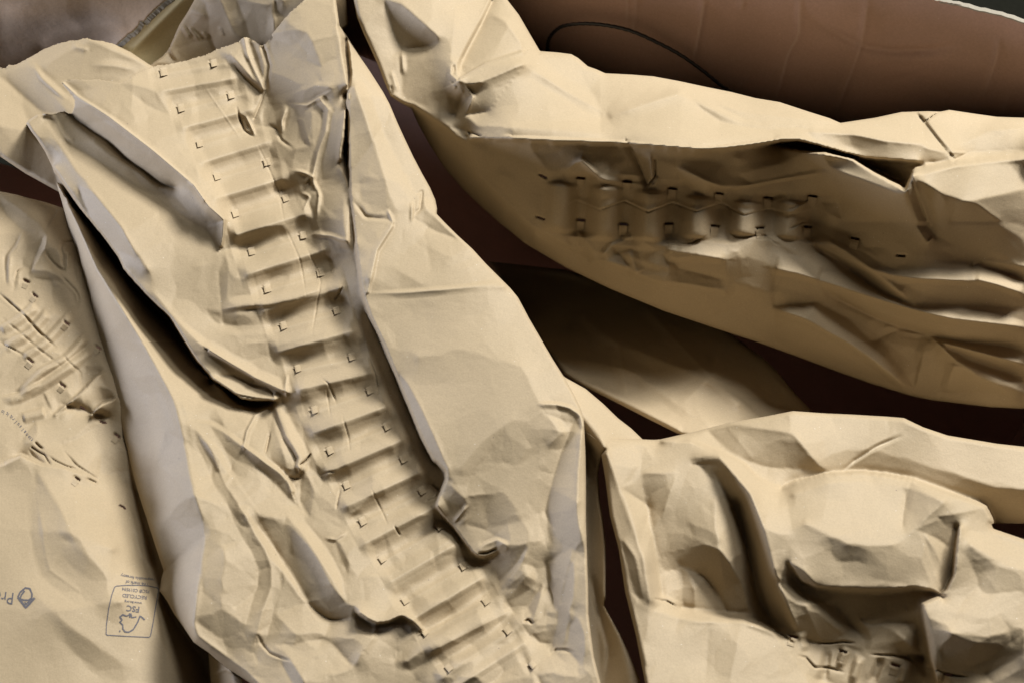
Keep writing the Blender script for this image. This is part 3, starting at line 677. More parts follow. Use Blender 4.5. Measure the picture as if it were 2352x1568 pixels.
slB = [(s_[0], s_[1], s_[2]) for s_ in [T('S2', [(990, 540)])[0]+(4,), T('S2', [(1425, 575)])[0]+(3,), T('S2', [(1850, 640)])[0]+(6,), T('S2', [(2290, 685)])[0]+(8,), T('S2', [(990, 935)])[0]+(6,),
        T('S2', [(1390, 975)])[0]+(4,), T('S2', [(1820, 970)])[0]+(0,), T('S2', [(2250, 990)])[0]+(4,), T('S3', [(870, 960)])[0]+(4,), T('S3', [(1285, 945)])[0]+(8,), T('S3', [(800, 1245)])[0]+(-4,),
        T('S3', [(1240, 1235)])[0]+(4,), T('S3', [(1680, 1345)])[0]+(12,), T('S3', [(2120, 1505)])[0]+(6,), T('S2', [(620, 520)])[0]+(28,), T('S2', [(600, 915)])[0]+(22,)]]
slits(s, slB, size=19, kind='top', w=4.4)
# lower crumples of the body
s.facet([(870, 1080), (960, 990), (980, 1190), (930, 1140)], .15, t='S2', soft=2); s.facet([(960, 1000), (1110, 1180), (1110, 1270), (970, 1190)], .55, t='S2', soft=2.5)
s.facet([(1190, 1240), (1370, 1060), (1480, 1040), (1700, 1170), (1500, 1180), (1300, 1140)], .3, t='S2', soft=3)
s.facet([(1290, 1150), (1480, 1340), (1200, 1260)], -.35, t='S2', soft=3)
s.facet([(1780, 1160), (1850, 1180), (2351, 1250), (2351, 1450), (1900, 1340), (1850, 1250)], .50, t='S2', soft=3)
s.facet([(1560, 1220), (1780, 1170), (1860, 1260), (1900, 1350), (1900, 1420), (1520, 1400), (1450, 1300)], -.15, t='S2', soft=3)
s.fold([(1110, 1270), (1320, 1310), (1530, 1400), (1700, 1460), (2000, 1500), (2351, 1560)], 3.2, 26, 14, t='S2', taper=False)
s.fold([(290, 840), (560, 1000), (800, 1130), (1060, 1260)], -2.2, 10, 26, t='S2')
s.facet([(60, 180), (260, 100), (340, 120), (470, 280), (580, 300), (640, 420), (320, 370), (200, 250)], -.12, t='S4', soft=3)
s.facet([(0, 200), (100, 230), (180, 340), (300, 420), (300, 470), (0, 400)], -.10, t='S4', soft=3)
s.facet([(330, 130), (500, 150), (660, 240), (860, 380), (1060, 520), (1260, 690), (1100, 680), (900, 560), (720, 420), (600, 300), (400, 200)], .55, t='S4', soft=3.5)
s.facet([(0, 410), (420, 510), (470, 700), (0, 760)], .35, t='S4', soft=3)
s.facet([(430, 520), (700, 610), (1000, 700), (1320, 800), (1650, 880), (2351, 960), (2351, 1140), (1900, 1100), (1480, 1040), (1000, 890), (700, 740), (460, 600)], .60, t='S4', soft=4)
s.facet([(300, 480), (560, 440), (720, 430), (1000, 640), (1320, 780), (1640, 780), (1650, 870), (1300, 790), (900, 660), (560, 550)], -.35, t='S4', soft=4)
s.facet([(1640, 780), (1900, 780), (2351, 900), (2351, 950), (1650, 870)], -.2, t='S4', soft=3)
s.facet([(850, 390), (1330, 500), (1800, 520), (2100, 520), (2351, 630), (2351, 760), (1700, 740), (1300, 730)], .18, t='S4', soft=5)
s.facet([(1340, 500), (1520, 330), (1820, 330), (1860, 420), (1800, 520)], -.18, t='S4', soft=3); s.fold([(1840, 340), (1870, 400), (1960, 340)], -4, 5, 9, t='S4')
s.facet([(1830, 510), (1890, 390), (2100, 420), (2351, 520), (2351, 640), (2100, 560)], -.45, t='S4', soft=4); s.facet([(1940, 340), (2351, 390), (2351, 470), (2000, 400)], .65, t='S4', soft=3)
s.fold([(850, 390), (1100, 470), (1340, 500), (1600, 510), (1800, 520)], 2.0, 14, 12, t='S4')
s.facet([(460, 620), (700, 740), (1000, 900), (1080, 950), (920, 1090), (700, 900), (450, 760)], .08, t='S4', soft=3)
s.facet([(0, 750), (400, 730), (700, 880), (900, 1090), (1000, 1080), (1300, 1500), (1250, 1520), (900, 1240), (700, 1100), (0, 800)], -.38, t='S4', soft=4)
s.facet([(0, 780), (300, 880), (740, 1130), (960, 1290), (1250, 1530), (1500, 1567), (600, 1350), (0, 1100)], .35, t='S4', soft=5)
s.facet([(920, 1090), (1000, 980), (1090, 950), (1150, 980)], .6, t='S4', soft=2)
s.facet([(940, 1090), (1150, 980), (1470, 1050), (1350, 1300), (1290, 1520), (1200, 1430), (1000, 1200)], -.25, t='S4', soft=3)
s.facet([(1470, 1060), (1700, 1260), (1700, 1310), (1560, 1567), (1300, 1540), (1350, 1300)], .18, (1, -.3), t='S4', soft=3)
s.facet([(1480, 1050), (1900, 1100), (2351, 1170), (2351, 1300), (1900, 1200), (1700, 1130)], -.22, t='S4', soft=4)
s.facet([(1560, 1090), (1800, 1150), (2351, 1300), (2351, 1420), (1800, 1250)], .45, t='S4', soft=3)
s.facet([(1700, 1250), (1800, 1270), (2351, 1420), (2351, 1567), (1950, 1430)], -.35, t='S4', soft=4)
s.facet([(1700, 1310), (1800, 1360), (2100, 1500), (2200, 1567), (1560, 1567)], .4, t='S4', soft=3)
s.fold([(1120, 985), (1480, 1050), (1700, 1260)], 1.6, 8, 12, t='S4')
s.nocap = True
for pts, a_, wl_, wr_ in (([(430, 520), (700, 610), (1000, 700), (1320, 800), (1650, 880), (2000, 920), (2351, 960)], 4.6, 46, 17), ([(0, 410), (220, 450), (430, 515)], 4, 40, 15),
        ([(460, 640), (700, 750), (1000, 905), (1480, 1050), (1900, 1110), (2351, 1150)], -3.6, 18, 40), ([(330, 130), (460, 220), (600, 280), (860, 400), (1060, 540), (1260, 700)], 3.8, 30, 12),
        ([(0, 780), (300, 880), (740, 1130), (960, 1290), (1250, 1530)], 5, 52, 17), ([(1480, 1050), (1700, 1260), (2000, 1400), (2351, 1567)], 3.6, 22, 36), ([(1560, 1100), (1900, 1190), (2351, 1310)], 3.4, 30, 13),
        ([(1890, 500), (2100, 560), (2351, 650)], 4, 34, 15), ([(1130, 500), (1340, 505), (1850, 525)], 2.6, 26, 13), ([(1460, 1060), (1400, 1220), (1340, 1520)], 2.6, 26, 22), ([(1700, 1300), (1620, 1567)], 2.6, 26, 20)):
    s.fold(pts, a_, wl_, wr_, p=1.25, t='S4', taper='soft')
for pts, a_, wl_, wr_ in (([(1780, 1165), (1860, 1255), (2080, 1240), (2351, 1265)], 4.2, 34, 13), ([(1190, 1235), (1300, 1130), (1480, 1050)], 2.6, 14, 20), ([(1440, 1180), (1530, 1400)], 2.4, 20, 20), ([(290, 1150), (480, 1100)], 1.6, 20, 20), ([(60, 560), (200, 700), (300, 840)], 1.6, 26, 26)):
    s.fold(pts, a_, wl_, wr_, p=1.25, t='S2', taper='soft')
s.nocap = False
BR = [[(1150, 500), (1500, 560), (1900, 560), (2400, 600), (2400, 920), (2000, 860), (1600, 720), (1250, 580)]]
BS = [[(1080, 160), (1300, 130), (1850, 260), (2300, 280), (2350, 500), (1950, 520), (1650, 330), (1100, 310)]]
s.crumple(85, .15, 2.4, 10, BS, BR, .4, 2.2); s.crumple(38, .10, 1.6, 110, BS, BR, .25, 2.4)
s.fcell = (48, .5, 24); s.nofac = [[(1230, 390), (1940, 440), (1960, 560), (1240, 570)]]
s.build('sheet', KRAFT, pb, roll=10, rolldepth=5, skirt=220)
tabs(s, pb, [(x, y+4, d) for (x, y, d) in slB[:13]], size=18, kind='top')

# ------------------------------------------------------------------ pad lower right
pd = thing('paper_pad', 'deeply folded kraft paper pad with dark hollows, filling the lower right corner', 'packing paper', group=PADS)
out = [(1335, 985), (1376, 1004), (1478, 1008), (1501, 1009), (1516, 1008), (1596, 990), (1676, 969), (1760, 955), (1821, 943), (1890, 948), (1956, 951), (2040, 956), (2076, 959), (2120, 980), (2176, 999), (2290, 1018), (2600, 1052), (2600, 1201), (2277, 1201), (2281, 1213),
       (2352, 1237), (2600, 1262), (2600, 1800), (1500, 1800), (1482, 1568), (1461, 1459), (1436, 1359), (1421, 1259), (1401, 1184), (1391, 1104), (1381, 1044), (1391, 1032)]
s = Sheet(out, step=2.6, lc=160)
s.line([(1335, 985, 14), (1376, 1004, 16), (1478, 1008, 6), (1516, 1008, -4), (1676, 969, 2), (1821, 943, 10), (1956, 951, 12), (2076, 959, 10), (2176, 999, 4), (2600, 1052, -6)])
s.cliff([(2281, 1213, 30), (2277, 1192, 34), (2262, 1164, 34), (2240, 1155, 34), (2176, 1134, 36), (2096, 1104, 34), (2030, 1092, 34), (1976, 1086, 32), (1901, 1091, 28), (1850, 1103, 24), (1826, 1109, 22), (1795, 1125, 16), (1785, 1122, 16), (1740, 1100, 20), (1700, 1062, 20), (1656, 1040, 20), (1586, 1014, 16), (1520, 1010, 10)],
        [-30, -20, -8, -2, 2, 8, 8, 8, 8, 8, 8, 10, 12, 10, 8, 8, 6, 4], off=6)
s.line([(2600, 1130, 4), (2290, 1120, 6), (2190, 1085, 8), (1990, 1030, 12), (1800, 1010, 10)])
s.line([(2600, 1201, -22), (2290, 1201, -22)])
s.line([(2281, 1216, 32), (2352, 1240, 32), (2600, 1264, 32)])
s.line([(1381, 1044, 20), (1401, 1184, 18), (1436, 1359, 16), (1482, 1568, 14)])
s.line([(1391, 1034, 26), (1426, 1124, 26), (1456, 1209, 25), (1481, 1284, 24), (1496, 1380, 22)])
s.line([(1480, 1120, 16), (1500, 1240, 8), (1520, 1370, 4)])
s.line([(1600, 1052, 22), (1626, 1044, 24), (1651, 1044, 26), (1681, 1084, 30), (1721, 1129, 32), (1751, 1204, 30), (1776, 1309, 26), (1796, 1359, 22), (1826, 1439, 12)])
s.line([(1640, 1150, 22), (1650, 1250, 14), (1660, 1380, 4)]).line([(1695, 1150, 14), (1720, 1280, 4), (1745, 1380, -4), (1780, 1430, -4)])
s.line([(1820, 1135, 29), (1900, 1110, 32), (1980, 1104, 34), (2090, 1120, 37), (2170, 1150, 38)]).line([(1850, 1200, 36), (1950, 1250, 38), (2050, 1250, 36)])
s.cliff([(1815, 1291, 28), (1841, 1330, 26), (1876, 1346, 24), (1951, 1352, 24), (2026, 1354, 24), (2100, 1345, 26), (2140, 1353, 28), (2166, 1364, 28)][::-1], [20, 15, 13, 12, 13, 14, 18, 24], off=-7)
s.line([(1780, 1330, 18), (1830, 1370, 19), (1880, 1400, 17), (1930, 1440, 12)]).line([(1990, 1425, 14), (2050, 1440, 16), (2090, 1480, 14), (2110, 1500, 8)])
s.cliff([(2205, 1210, 40), (2198, 1260, 38), (2192, 1320, 36), (2178, 1350, 34), (2160, 1372, 33), (2119, 1388, 32), (2130, 1450, 30), (2140, 1510, 28), (2155, 1560, 26)], [28, 24, 20, 22, 24, 16, 12, 10, 10], off=7)
s.line([(2230, 1250, 42), (2300, 1300, 40), (2600, 1350, 38)]).line([(2180, 1450, 38), (2260, 1480, 34), (2352, 1450, 30), (2600, 1440, 28)])
s.line([(2180, 1800, 16), (2260, 1550, 18), (2352, 1500, 26), (2600, 1480, 26)])
s.line([(2109, 1209, 34), (2140, 1290, 30), (2166, 1358, 28)])
s.line([(1496, 1404, 18), (1606, 1424, 18), (1706, 1424, 18), (1776, 1449, 16), (1800, 1490, 12), (1830, 1530, 8), (1880, 1600, 6)])
s.line([(1490, 1800, 16), (1700, 1800, 18), (1800, 1800, 12)])
s.line([(1560, 1395, 2), (1640, 1404, 0), (1711, 1412, -2), (1790, 1440, -4)]).line([(1850, 1470, 0), (1950, 1490, 0), (2050, 1500, 2), (2120, 1510, 0)]).line([(1880, 1560, -4), (2000, 1600, -6), (2150, 1600, -6)])
F4 = lambda pts, k, soft=4, dir=None: s.facet(pts, k, dir, soft, 'Q4')
F4([(890, 400), (1000, 375), (1290, 420), (1400, 560), (1440, 590), (1150, 570), (980, 500)], .32, 5); F4([(900, 410), (990, 400), (1100, 540), (1020, 520)], .8, 4, (1, 0))
F4([(1290, 420), (1600, 340), (1810, 350), (1690, 470), (1520, 600), (1420, 580)], -.15, 5); F4([(1690, 460), (1800, 360), (2000, 430), (2351, 510), (2351, 660), (2150, 720), (1880, 640), (1540, 600)], .18, 6)
s.fold([(1800, 430), (1680, 480), (1570, 550), (1510, 600)], -1.6, 5, 10, t='Q4', wear=.3); F4([(1000, 375), (1290, 318), (1600, 335), (1400, 420)], -.12, 6)
F4([(2200, 760), (2351, 700), (2351, 830), (2200, 830)], .25, 5)
F4([(440, 480), (570, 470), (560, 500), (640, 560), (500, 660)], .18, 4); F4([(560, 470), (610, 480), (640, 540), (590, 540)], .4, 3); F4([(610, 600), (745, 600), (740, 640), (700, 760), (610, 960), (590, 900), (640, 760), (500, 670), (560, 650)], .7, 5)
F4([(520, 690), (640, 700), (620, 840), (580, 880)], -.15, 4); F4([(740, 620), (850, 540), (920, 640), (760, 900), (620, 1050), (610, 960)], -.30, 6)
F4([(810, 560), (950, 530), (980, 560), (850, 560)], .45, 3); F4([(950, 530), (1010, 600), (1090, 700), (1140, 850), (1200, 1050), (1300, 1310), (1200, 1300), (1130, 1100), (1080, 900), (1000, 720), (940, 600)], .85, 6)
F4([(860, 600), (940, 620), (1040, 820), (1120, 1080), (1180, 1280), (1080, 1260), (1000, 1000), (880, 800)], -.12, 8)
F4([(1000, 560), (1090, 650), (1230, 690), (1180, 740), (1160, 860), (1100, 700)], -.35, 3)
F4([(760, 1010), (880, 930), (960, 960), (1060, 1120), (1080, 1230), (1000, 1260), (940, 1130), (880, 1070), (800, 1040)], .8, 4.5); F4([(830, 1080), (890, 1070), (940, 1160), (990, 1270), (840, 1250)], -.35, 4); F4([(780, 1040), (840, 1070), (830, 1240), (780, 1230)], .35, 4)
F4([(620, 1060), (760, 1040), (780, 1200), (660, 1190)], -.08, 6); F4([(650, 1180), (760, 1180), (840, 1230), (770, 1225)], -.2, 2)
s.fold([(650, 1180), (710, 1190), (765, 1222)], -3.5, 4, 4, t='Q4'); F4([(430, 500), (520, 720), (610, 1000), (650, 1240), (570, 1200), (480, 900)], -.1, 5)
F4([(500, 900), (560, 980), (600, 1180), (560, 1150)], .4, 3); F4([(1000, 720), (1060, 900), (1110, 1080), (1040, 960), (980, 800)], -.5, 3); F4([(740, 640), (800, 600), (700, 900), (640, 960)], -.5, 3); F4([(1900, 1160), (2100, 1120), (2000, 1300), (1900, 1260)], -.2, 3); F4([(2100, 1000), (2300, 980), (2351, 1140), (2160, 1160)], .15, 4); F4([(1450, 900), (1640, 860), (1600, 1000), (1480, 1010)], .14, 5)
F4([(400, 520), (450, 760), (520, 1100), (620, 1500), (560, 1420), (470, 1000)], .3, 4, (1, 0)); F4([(340, 400), (430, 490), (410, 520), (350, 500)], .2, 2)
F4([(1230, 690), (1450, 620), (1640, 610), (1830, 640), (1990, 740), (1800, 840), (1700, 960), (1640, 1080), (1560, 1140), (1400, 1110), (1270, 1010), (1200, 1050), (1170, 800)], -.16, 8)
F4([(1830, 640), (1980, 740), (1870, 830), (1790, 850), (1810, 700)], .5, 4, (1, -.2)); F4([(1640, 610), (1820, 640), (1810, 680), (1660, 650)], .2, 3, (1, 0))
F4([(1850, 860), (2000, 800), (2130, 770), (2060, 850), (2030, 960), (1950, 900), (1900, 880)], .35, 4); F4([(1960, 800), (2140, 770), (2090, 800), (1990, 840)], .5, 2.5)
F4([(1720, 960), (1800, 870), (1870, 870), (1980, 1130), (1900, 1130), (1640, 1080)], .15, 6); F4([(1880, 870), (1940, 950), (2000, 1080), (1980, 1140), (1920, 980)], .45, 3)
F4([(1990, 960), (2050, 880), (2040, 1040), (1990, 1150), (1975, 1100)], .5, 3); F4([(2060, 850), (2351, 930), (2351, 1290), (1900, 1220), (2040, 1050)], -.12, 6)
F4([(1400, 1120), (1900, 1130), (1880, 1200), (1860, 1290), (1640, 1290), (1550, 1230)], .75, 4); F4([(1280, 1015), (1340, 1050), (1400, 1120), (1350, 1110), (1290, 1070)], .6, 2.5)
F4([(1290, 1070), (1350, 1120), (1550, 1210), (1630, 1320), (1600, 1340), (1490, 1220), (1330, 1140)], .7, 3.5)
F4([(1220, 1070), (1290, 1080), (1480, 1190), (1340, 1210), (1280, 1190)], -.25, 4); F4([(1340, 1200), (1480, 1190), (1500, 1360), (1420, 1380)], .5, 4, (-1, -.3)); F4([(1480, 1200), (1600, 1330), (1630, 1420), (1500, 1370)], -.15, 4)
F4([(1640, 1290), (1820, 1300), (1880, 1440), (1860, 1480), (1650, 1430)], -.22, 5); F4([(1860, 1280), (1900, 1230), (1960, 1500), (1900, 1520), (1870, 1400)], .7, 4)
F4([(1960, 1480), (2180, 1360), (2351, 1310), (2351, 1420), (2140, 1470), (2000, 1540)], .45, 7); F4([(2150, 1480), (2351, 1340), (2351, 1500), (2200, 1560)], .45, 5, (1, 0))
F4([(640, 1250), (1060, 1290), (1220, 1360), (1400, 1567), (600, 1567)], -.15, 8); F4([(900, 1290), (1050, 1290), (1000, 1567), (880, 1567)], .15, 6, (1, 0))
s.fold([(1060, 1278), (1130, 1290), (1200, 1325), (1250, 1350), (1300, 1390)], -4, 4, 4, t='Q4'); s.fold([(1400, 1380), (1450, 1385), (1520, 1378), (1580, 1385)], -2.5, 4, 4, t='Q4')
s.fold([(1310, 1440), (1350, 1450), (1390, 1495), (1450, 1495), (1530, 1520)], -2.8, 4, 4, t='Q4'); s.fold([(1640, 1435), (1740, 1440), (1810, 1450), (1870, 1490)], -3, 4, 4, t='Q4'); s.fold([(1900, 1490), (2020, 1530), (2100, 1540)], -2.5, 4, 5, t='Q4')
for (xa, ya, xb, yb, a_) in ((1600, 1440, 1560, 1570, 2.5), (1700, 1440, 1650, 1570, -2.5), (1450, 1400, 1430, 1560, -2.5), (1540, 1400, 1500, 1500, 2.5), (1820, 1480, 1780, 1580, 2.5), (1990, 1520, 1960, 1600, -3), (1330, 1330, 1350, 1420, 2)):
    s.fold([(xa, ya), (xb, yb)], a_, 16, 16, t='Q4', p=0)
slD = [T('Q4', [(1285, 1372)])[0]+(16,), T('Q4', [(1515, 1440)])[0]+(16,), T('Q4', [(1755, 1505)])[0]+(16,), T('Q4', [(2000, 1548)])[0]+(10,)]
slits(s, slD, size=19, kind='top', w=5.5)
s.crumple(90, .16, 2.0, 12, [[(1500, 960), (2352, 1020), (2352, 1180), (1800, 1060)]]); s.crumple(45, .12, 1.4, 112, [[(1500, 960), (2352, 1020), (2352, 1180), (1800, 1060)], [(1760, 1110), (2050, 1100), (2100, 1300), (1850, 1300)]], [[(1480, 1100), (1700, 1100), (1800, 1440), (1500, 1400)], [(1800, 1380), (2352, 1420), (2352, 1568), (1800, 1568)]])
s.fcell = (46, .8, 25)
s.build('sheet', KRAFT, pd, roll=10, rolldepth=5, skirt=200)
tabs(s, pd, [(x, y+3, d) for (x, y, d) in slD], size=17, kind='top')

# ------------------------------------------------------------------ printed pad lower left
pe = thing('paper_pad', 'kraft paper pad with grey printed recycling emblem and boxed tree mark at lower left', 'packing paper', group=PADS)
out = [(-330, 432), (0, 440), (40, 448), (60, 454), (105, 465), (150, 480), (200, 560), (250, 700), (300, 880), (350, 1080), (400, 1250), (470, 1400), (540, 1500), (560, 1800), (-330, 1800)]
s = Sheet(out, step=2.4, lc=130)
s.line([(-330, 432, -32), (60, 454, -32), (150, 480, -34), (250, 640, -40), (300, 880, -40)])
s.line([(-330, 520, -24), (100, 540, -26), (180, 640, -34)]).line([(-330, 700, -20), (120, 720, -24), (200, 760, -34)]).line([(-330, 900, -18), (120, 920, -24), (250, 960, -38)])
s.line([(290, 1000, -44), (320, 1180, -44), (352, 1290, -46)]).line([(60, 1010, -20), (180, 1060, -24), (270, 1090, -36)])
s.cliff([(-330, 1078, -10), (0, 1070, -10), (30, 1055, -10), (50, 1046, -10), (62, 1052, -12), (90, 1066, -14), (118, 1070, -16), (150, 1075, -18), (185, 1088, -22)][::-1], [-24, -22, -20, -20, -24, -24, -20, -18, -18], off=4)
s.line([(-330, 1200, -6), (150, 1220, -8), (260, 1260, -14)]).line([(-330, 1400, -4), (150, 1400, -4), (280, 1380, -8)]).line([(-330, 1800, -4), (250, 1800, -4), (360, 1800, -14)])
s.line([(210, 1165, -18), (250, 1185, -24), (293, 1214, -34), (325, 1262, -36), (350, 1314, -38), (372, 1360, -40), (400, 1420, -44), (450, 1490, -50), (480, 1560, -55), (500, 1800, -60)])
s.line([(310, 1330, -16), (340, 1400, -20), (380, 1490, -26), (420, 1568, -30), (440, 1800, -32)])
F6 = lambda pts, k, soft=3, dir=None: s.facet(pts, k, dir, soft, 'R6')
F6([(0, 130), (120, 170), (500, 440), (530, 560), (300, 520), (100, 360), (0, 220)], .22, 4); F6([(50, 820), (100, 740), (260, 520), (200, 700), (110, 800), (90, 1150), (60, 1100)], .9, 1.5, (1, 0))
F6([(250, 860), (330, 690), (460, 620), (530, 540), (480, 650), (350, 940), (270, 930)], .5, 2.5); F6([(540, 520), (700, 230), (660, 260), (520, 500)], .3, 2, (1, 0)); F6([(520, 560), (560, 560), (520, 740), (380, 950), (330, 1020), (370, 900), (440, 720)], 1.1, 1.2, (1, 0))
F6([(520, 730), (720, 690), (740, 900), (770, 980), (700, 960), (600, 860)], .35, 2.5); s.fold([(860, 640), (750, 650), (715, 710), (740, 800), (740, 900), (780, 980)], -5, 5, 7, t='R6', taper='end'); s.fold([(870, 775), (790, 775), (800, 920), (770, 980)], 2.5, 4, 6, t='R6')
s.fold([(520, 760), (620, 890), (700, 960), (790, 980)], -1.6, 5, 6, t='R6'); F6([(370, 960), (560, 980), (760, 1080), (880, 1200), (930, 1300), (900, 1400), (860, 1240), (700, 1100), (420, 1070), (330, 1090)], .55, 3)
s.fold([(680, 1010), (800, 1120), (900, 1230), (930, 1300), (910, 1400)], -3, 6, 6, t='R6'); F6([(620, 1110), (820, 1200), (720, 1330), (640, 1370), (600, 1250)], .4, 3); F6([(820, 800), (880, 800), (960, 1180), (900, 1100)], .2, 3)
F6([(170, 1060), (230, 980), (200, 1160), (150, 1200)], .7, 1.5); s.fold([(170, 1080), (200, 990), (270, 935)], -1.5, 3, 4, t='R6')
# rip from the left edge and thin cracks
F7 = lambda pts, k, soft=3, dir=None: s.facet(pts, k, dir, soft, 'S7')
s.fold([(-60, -120), (40, -40), (130, 40), (210, 100), (330, 210), (430, 330), (540, 450), (640, 530), (760, 650)], -2.8, 5, 4, t='S7'); s.fold([(130, 40), (250, 130), (400, 300)], 2.0, 10, 3, t='S7')
s.fold([(0, 215), (150, 340), (330, 490), (530, 660), (760, 830), (880, 920)], -.9, 3, 5, t='S7'); s.fold([(0, 570), (180, 660), (340, 750)], -1.4, 3, 3, t='S7'); s.fold([(800, 680), (940, 840), (1080, 960), (1110, 1170)], -1.0, 3, 4, t='S7')
for pts, a_ in (([(0, 400), (250, 260), (480, 60)], 2.2), ([(60, 640), (400, 420), (640, 160)], 2.2), ([(300, 760), (600, 560), (960, 180)], 2.2), ([(260, 1240), (560, 960), (900, 760), (1160, 480)], 2.6), ([(30, 1340), (260, 1290), (560, 1130), (860, 930), (1250, 640)], 2.4), ([(300, 1568), (600, 1480)], 2)):
    s.nocap = True; s.fold(pts, a_*1.25, 13, 22, t='S7', p=0, taper='soft'); s.nocap = False
F7([(210, 1210), (330, 1040), (560, 930), (760, 860), (480, 1080), (260, 1290)], .35, 3); F7([(560, 830), (720, 700), (860, 700), (760, 830)], .35, 3); F7([(0, 520), (150, 500), (300, 480), (180, 620), (30, 580)], .35, 3); F7([(1100, 1170), (1160, 880), (1400, 860), (1350, 980), (1250, 1050)], .55, 3)
F7([(860, 420), (1100, 380), (1280, 480), (1150, 620), (820, 640)], .2, 4); F7([(570, 1240), (600, 1240), (700, 1460), (640, 1420)], .6, 1.5); F7([(740, 1300), (880, 1180), (960, 1300), (860, 1460), (780, 1480)], .3, 3)
s.cliff(T('S7', [(730, 1540, -21), (900, 1400, -21), (1040, 1290, -22), (1170, 1160, -24), (1300, 1020, -26), (1360, 985, -28)])[::-1], [-36, -33, -31, -28, -26, -24], off=4)
s.cliff(T('S7', [(1240, 1545, -22), (1290, 1470, -22), (1360, 1400, -23), (1450, 1360, -25), (1530, 1335, -27)])[::-1], [-36, -34, -32, -29, -27], off=4)
F7([(1350, 1150), (1500, 1200), (1530, 1330), (1400, 1330), (1340, 1200)], .6, 4)
# around the tear (tile U: source 0,1540 x 600 wide)
TL['U'] = (0, 884.3, 600/2352/1.7415)
FU = lambda pts, k, soft=3, dir=None: s.facet(pts, k, dir, soft, 'U')
FU([(900, 480), (1250, 180), (1300, 260), (1200, 360), (920, 520)], .5, 2, (1, 0)); FU([(1160, 800), (1480, 550), (1560, 600), (1300, 760), (1100, 880)], .55, 3); FU([(960, 900), (1060, 820), (1180, 800), (960, 940)], .5, 2.5); FU([(1620, 1050), (1840, 920), (2000, 1060), (2060, 1300), (1700, 1350), (1540, 1500)], .85, 5)
FU([(1520, 400), (1640, 380), (1660, 540), (1480, 560)], .4, 2.5); FU([(300, 900), (560, 560), (580, 780), (420, 920)], .2, 3, (1, 0)); FU([(1200, 1420), (1400, 1400), (1600, 1567), (1250, 1567)], .2, 3)
s.fold([(440, 980), (520, 1090), (640, 1190), (760, 1250)], -9, 6, 8, t='U'); s.fold([(500, 970), (620, 1050), (700, 1090), (760, 1200), (830, 1280)], -2.6, 3.5, 3.5, t='U', taper='end'); s.fold([(740, 1090), (860, 1180), (1050, 1270), (1240, 1320)], -2.0, 3.5, 3.5, t='U')
s.fold([(540, 880), (620, 960), (680, 1000)], -3.0, 4, 4, t='U'); s.fold([(970, 1000), (1200, 1250), (1560, 1480), (1620, 1567)], -1.6, 3.5, 5, t='U'); s.fold([(1350, 1450), (1550, 1540)], -2, 4, 5, t='U')
F3 = lambda pts, k, soft=3, dir=None: s.facet(pts, k, dir, soft, 'Q3')
F3([(100, 560), (170, 620), (330, 910), (300, 930), (220, 1040), (160, 800)], .0, 6)
F3([(160, 580), (270, 760), (340, 920), (280, 900), (220, 1040), (180, 800)], .38, 7);  F3([(220, 1040), (340, 930), (500, 1080), (460, 1220), (330, 1120)], .22, 7); F3([(340, 660), (420, 780), (560, 860), (660, 1060), (500, 1060), (360, 900)], -.12, 6)
F3([(140, 1100), (240, 1040), (480, 1230), (500, 1400), (300, 1300), (180, 1180)], -.08, 10); F3([(240, 1250), (420, 1380), (620, 1500), (560, 1568), (420, 1500), (300, 1380)], .12, 10)
F3([(610, 860), (660, 900), (640, 960), (700, 1060), (640, 980)], .6, 3); F3([(760, 1180), (900, 1420), (950, 1568), (860, 1568), (780, 1350), (720, 1200)], .5, 8); F3([(540, 540), (600, 520), (640, 680), (560, 640)], .4, 4)
s.fold([(160, 620), (220, 1040), (480, 1230)], 2.4, 40, 30, t='Q3')
slE = [T('S7', [(860, 345)])[0]+(38,), T('S7', [(1285, 670)])[0]+(38,), T('S7', [(380, 850)])[0]+(38,), T('S7', [(810, 1175)])[0]+(38,), T('U', [(1800, 830)])[0]+(38,), T('U', [(1170, 1500)])[0]+(38,), T('R6', [(380, 1300)])[0]+(40,), T('R6', [(290, 1140)])[0]+(25,)]
slits(s, slE, size=15, kind='top', w=4); 
for (x, y, a_) in (T('U', [(1290, 345)])[0]+(32,), T('U', [(1610, 570)])[0]+(14,), T('Q3', [(560, 755)])[0]+(30,)):
    s.tab_hole(x, y, 17, 4.5, R(a_)); s.fold([(x-8, y-4), (x+8, y+4)], -1.5, 5, 5)
ES = [[(-10, 1090), (160, 1090), (300, 1200), (400, 1350), (440, 1568), (-10, 1568)]]
s.crumple(75, .13, 2.2, 14, ES, (), .25); s.crumple(32, .12, 1.6, 114, ES, (), .12)
s.fcell = (42, .7, 26)
PE = s; s.build('sheet', KRAFT, pe, roll=9, rolldepth=4, skirt=180)
tabs(s, pe, [(x+1, y+3, d) for (x, y, d) in slE], size=13, kind='top')

# ------------------------------------------------------------------ central pad
pa = thing('paper_pad', 'long central kraft paper pad with ladder of crimped ribs and rows of punched tabs', 'packing paper', group=PADS)
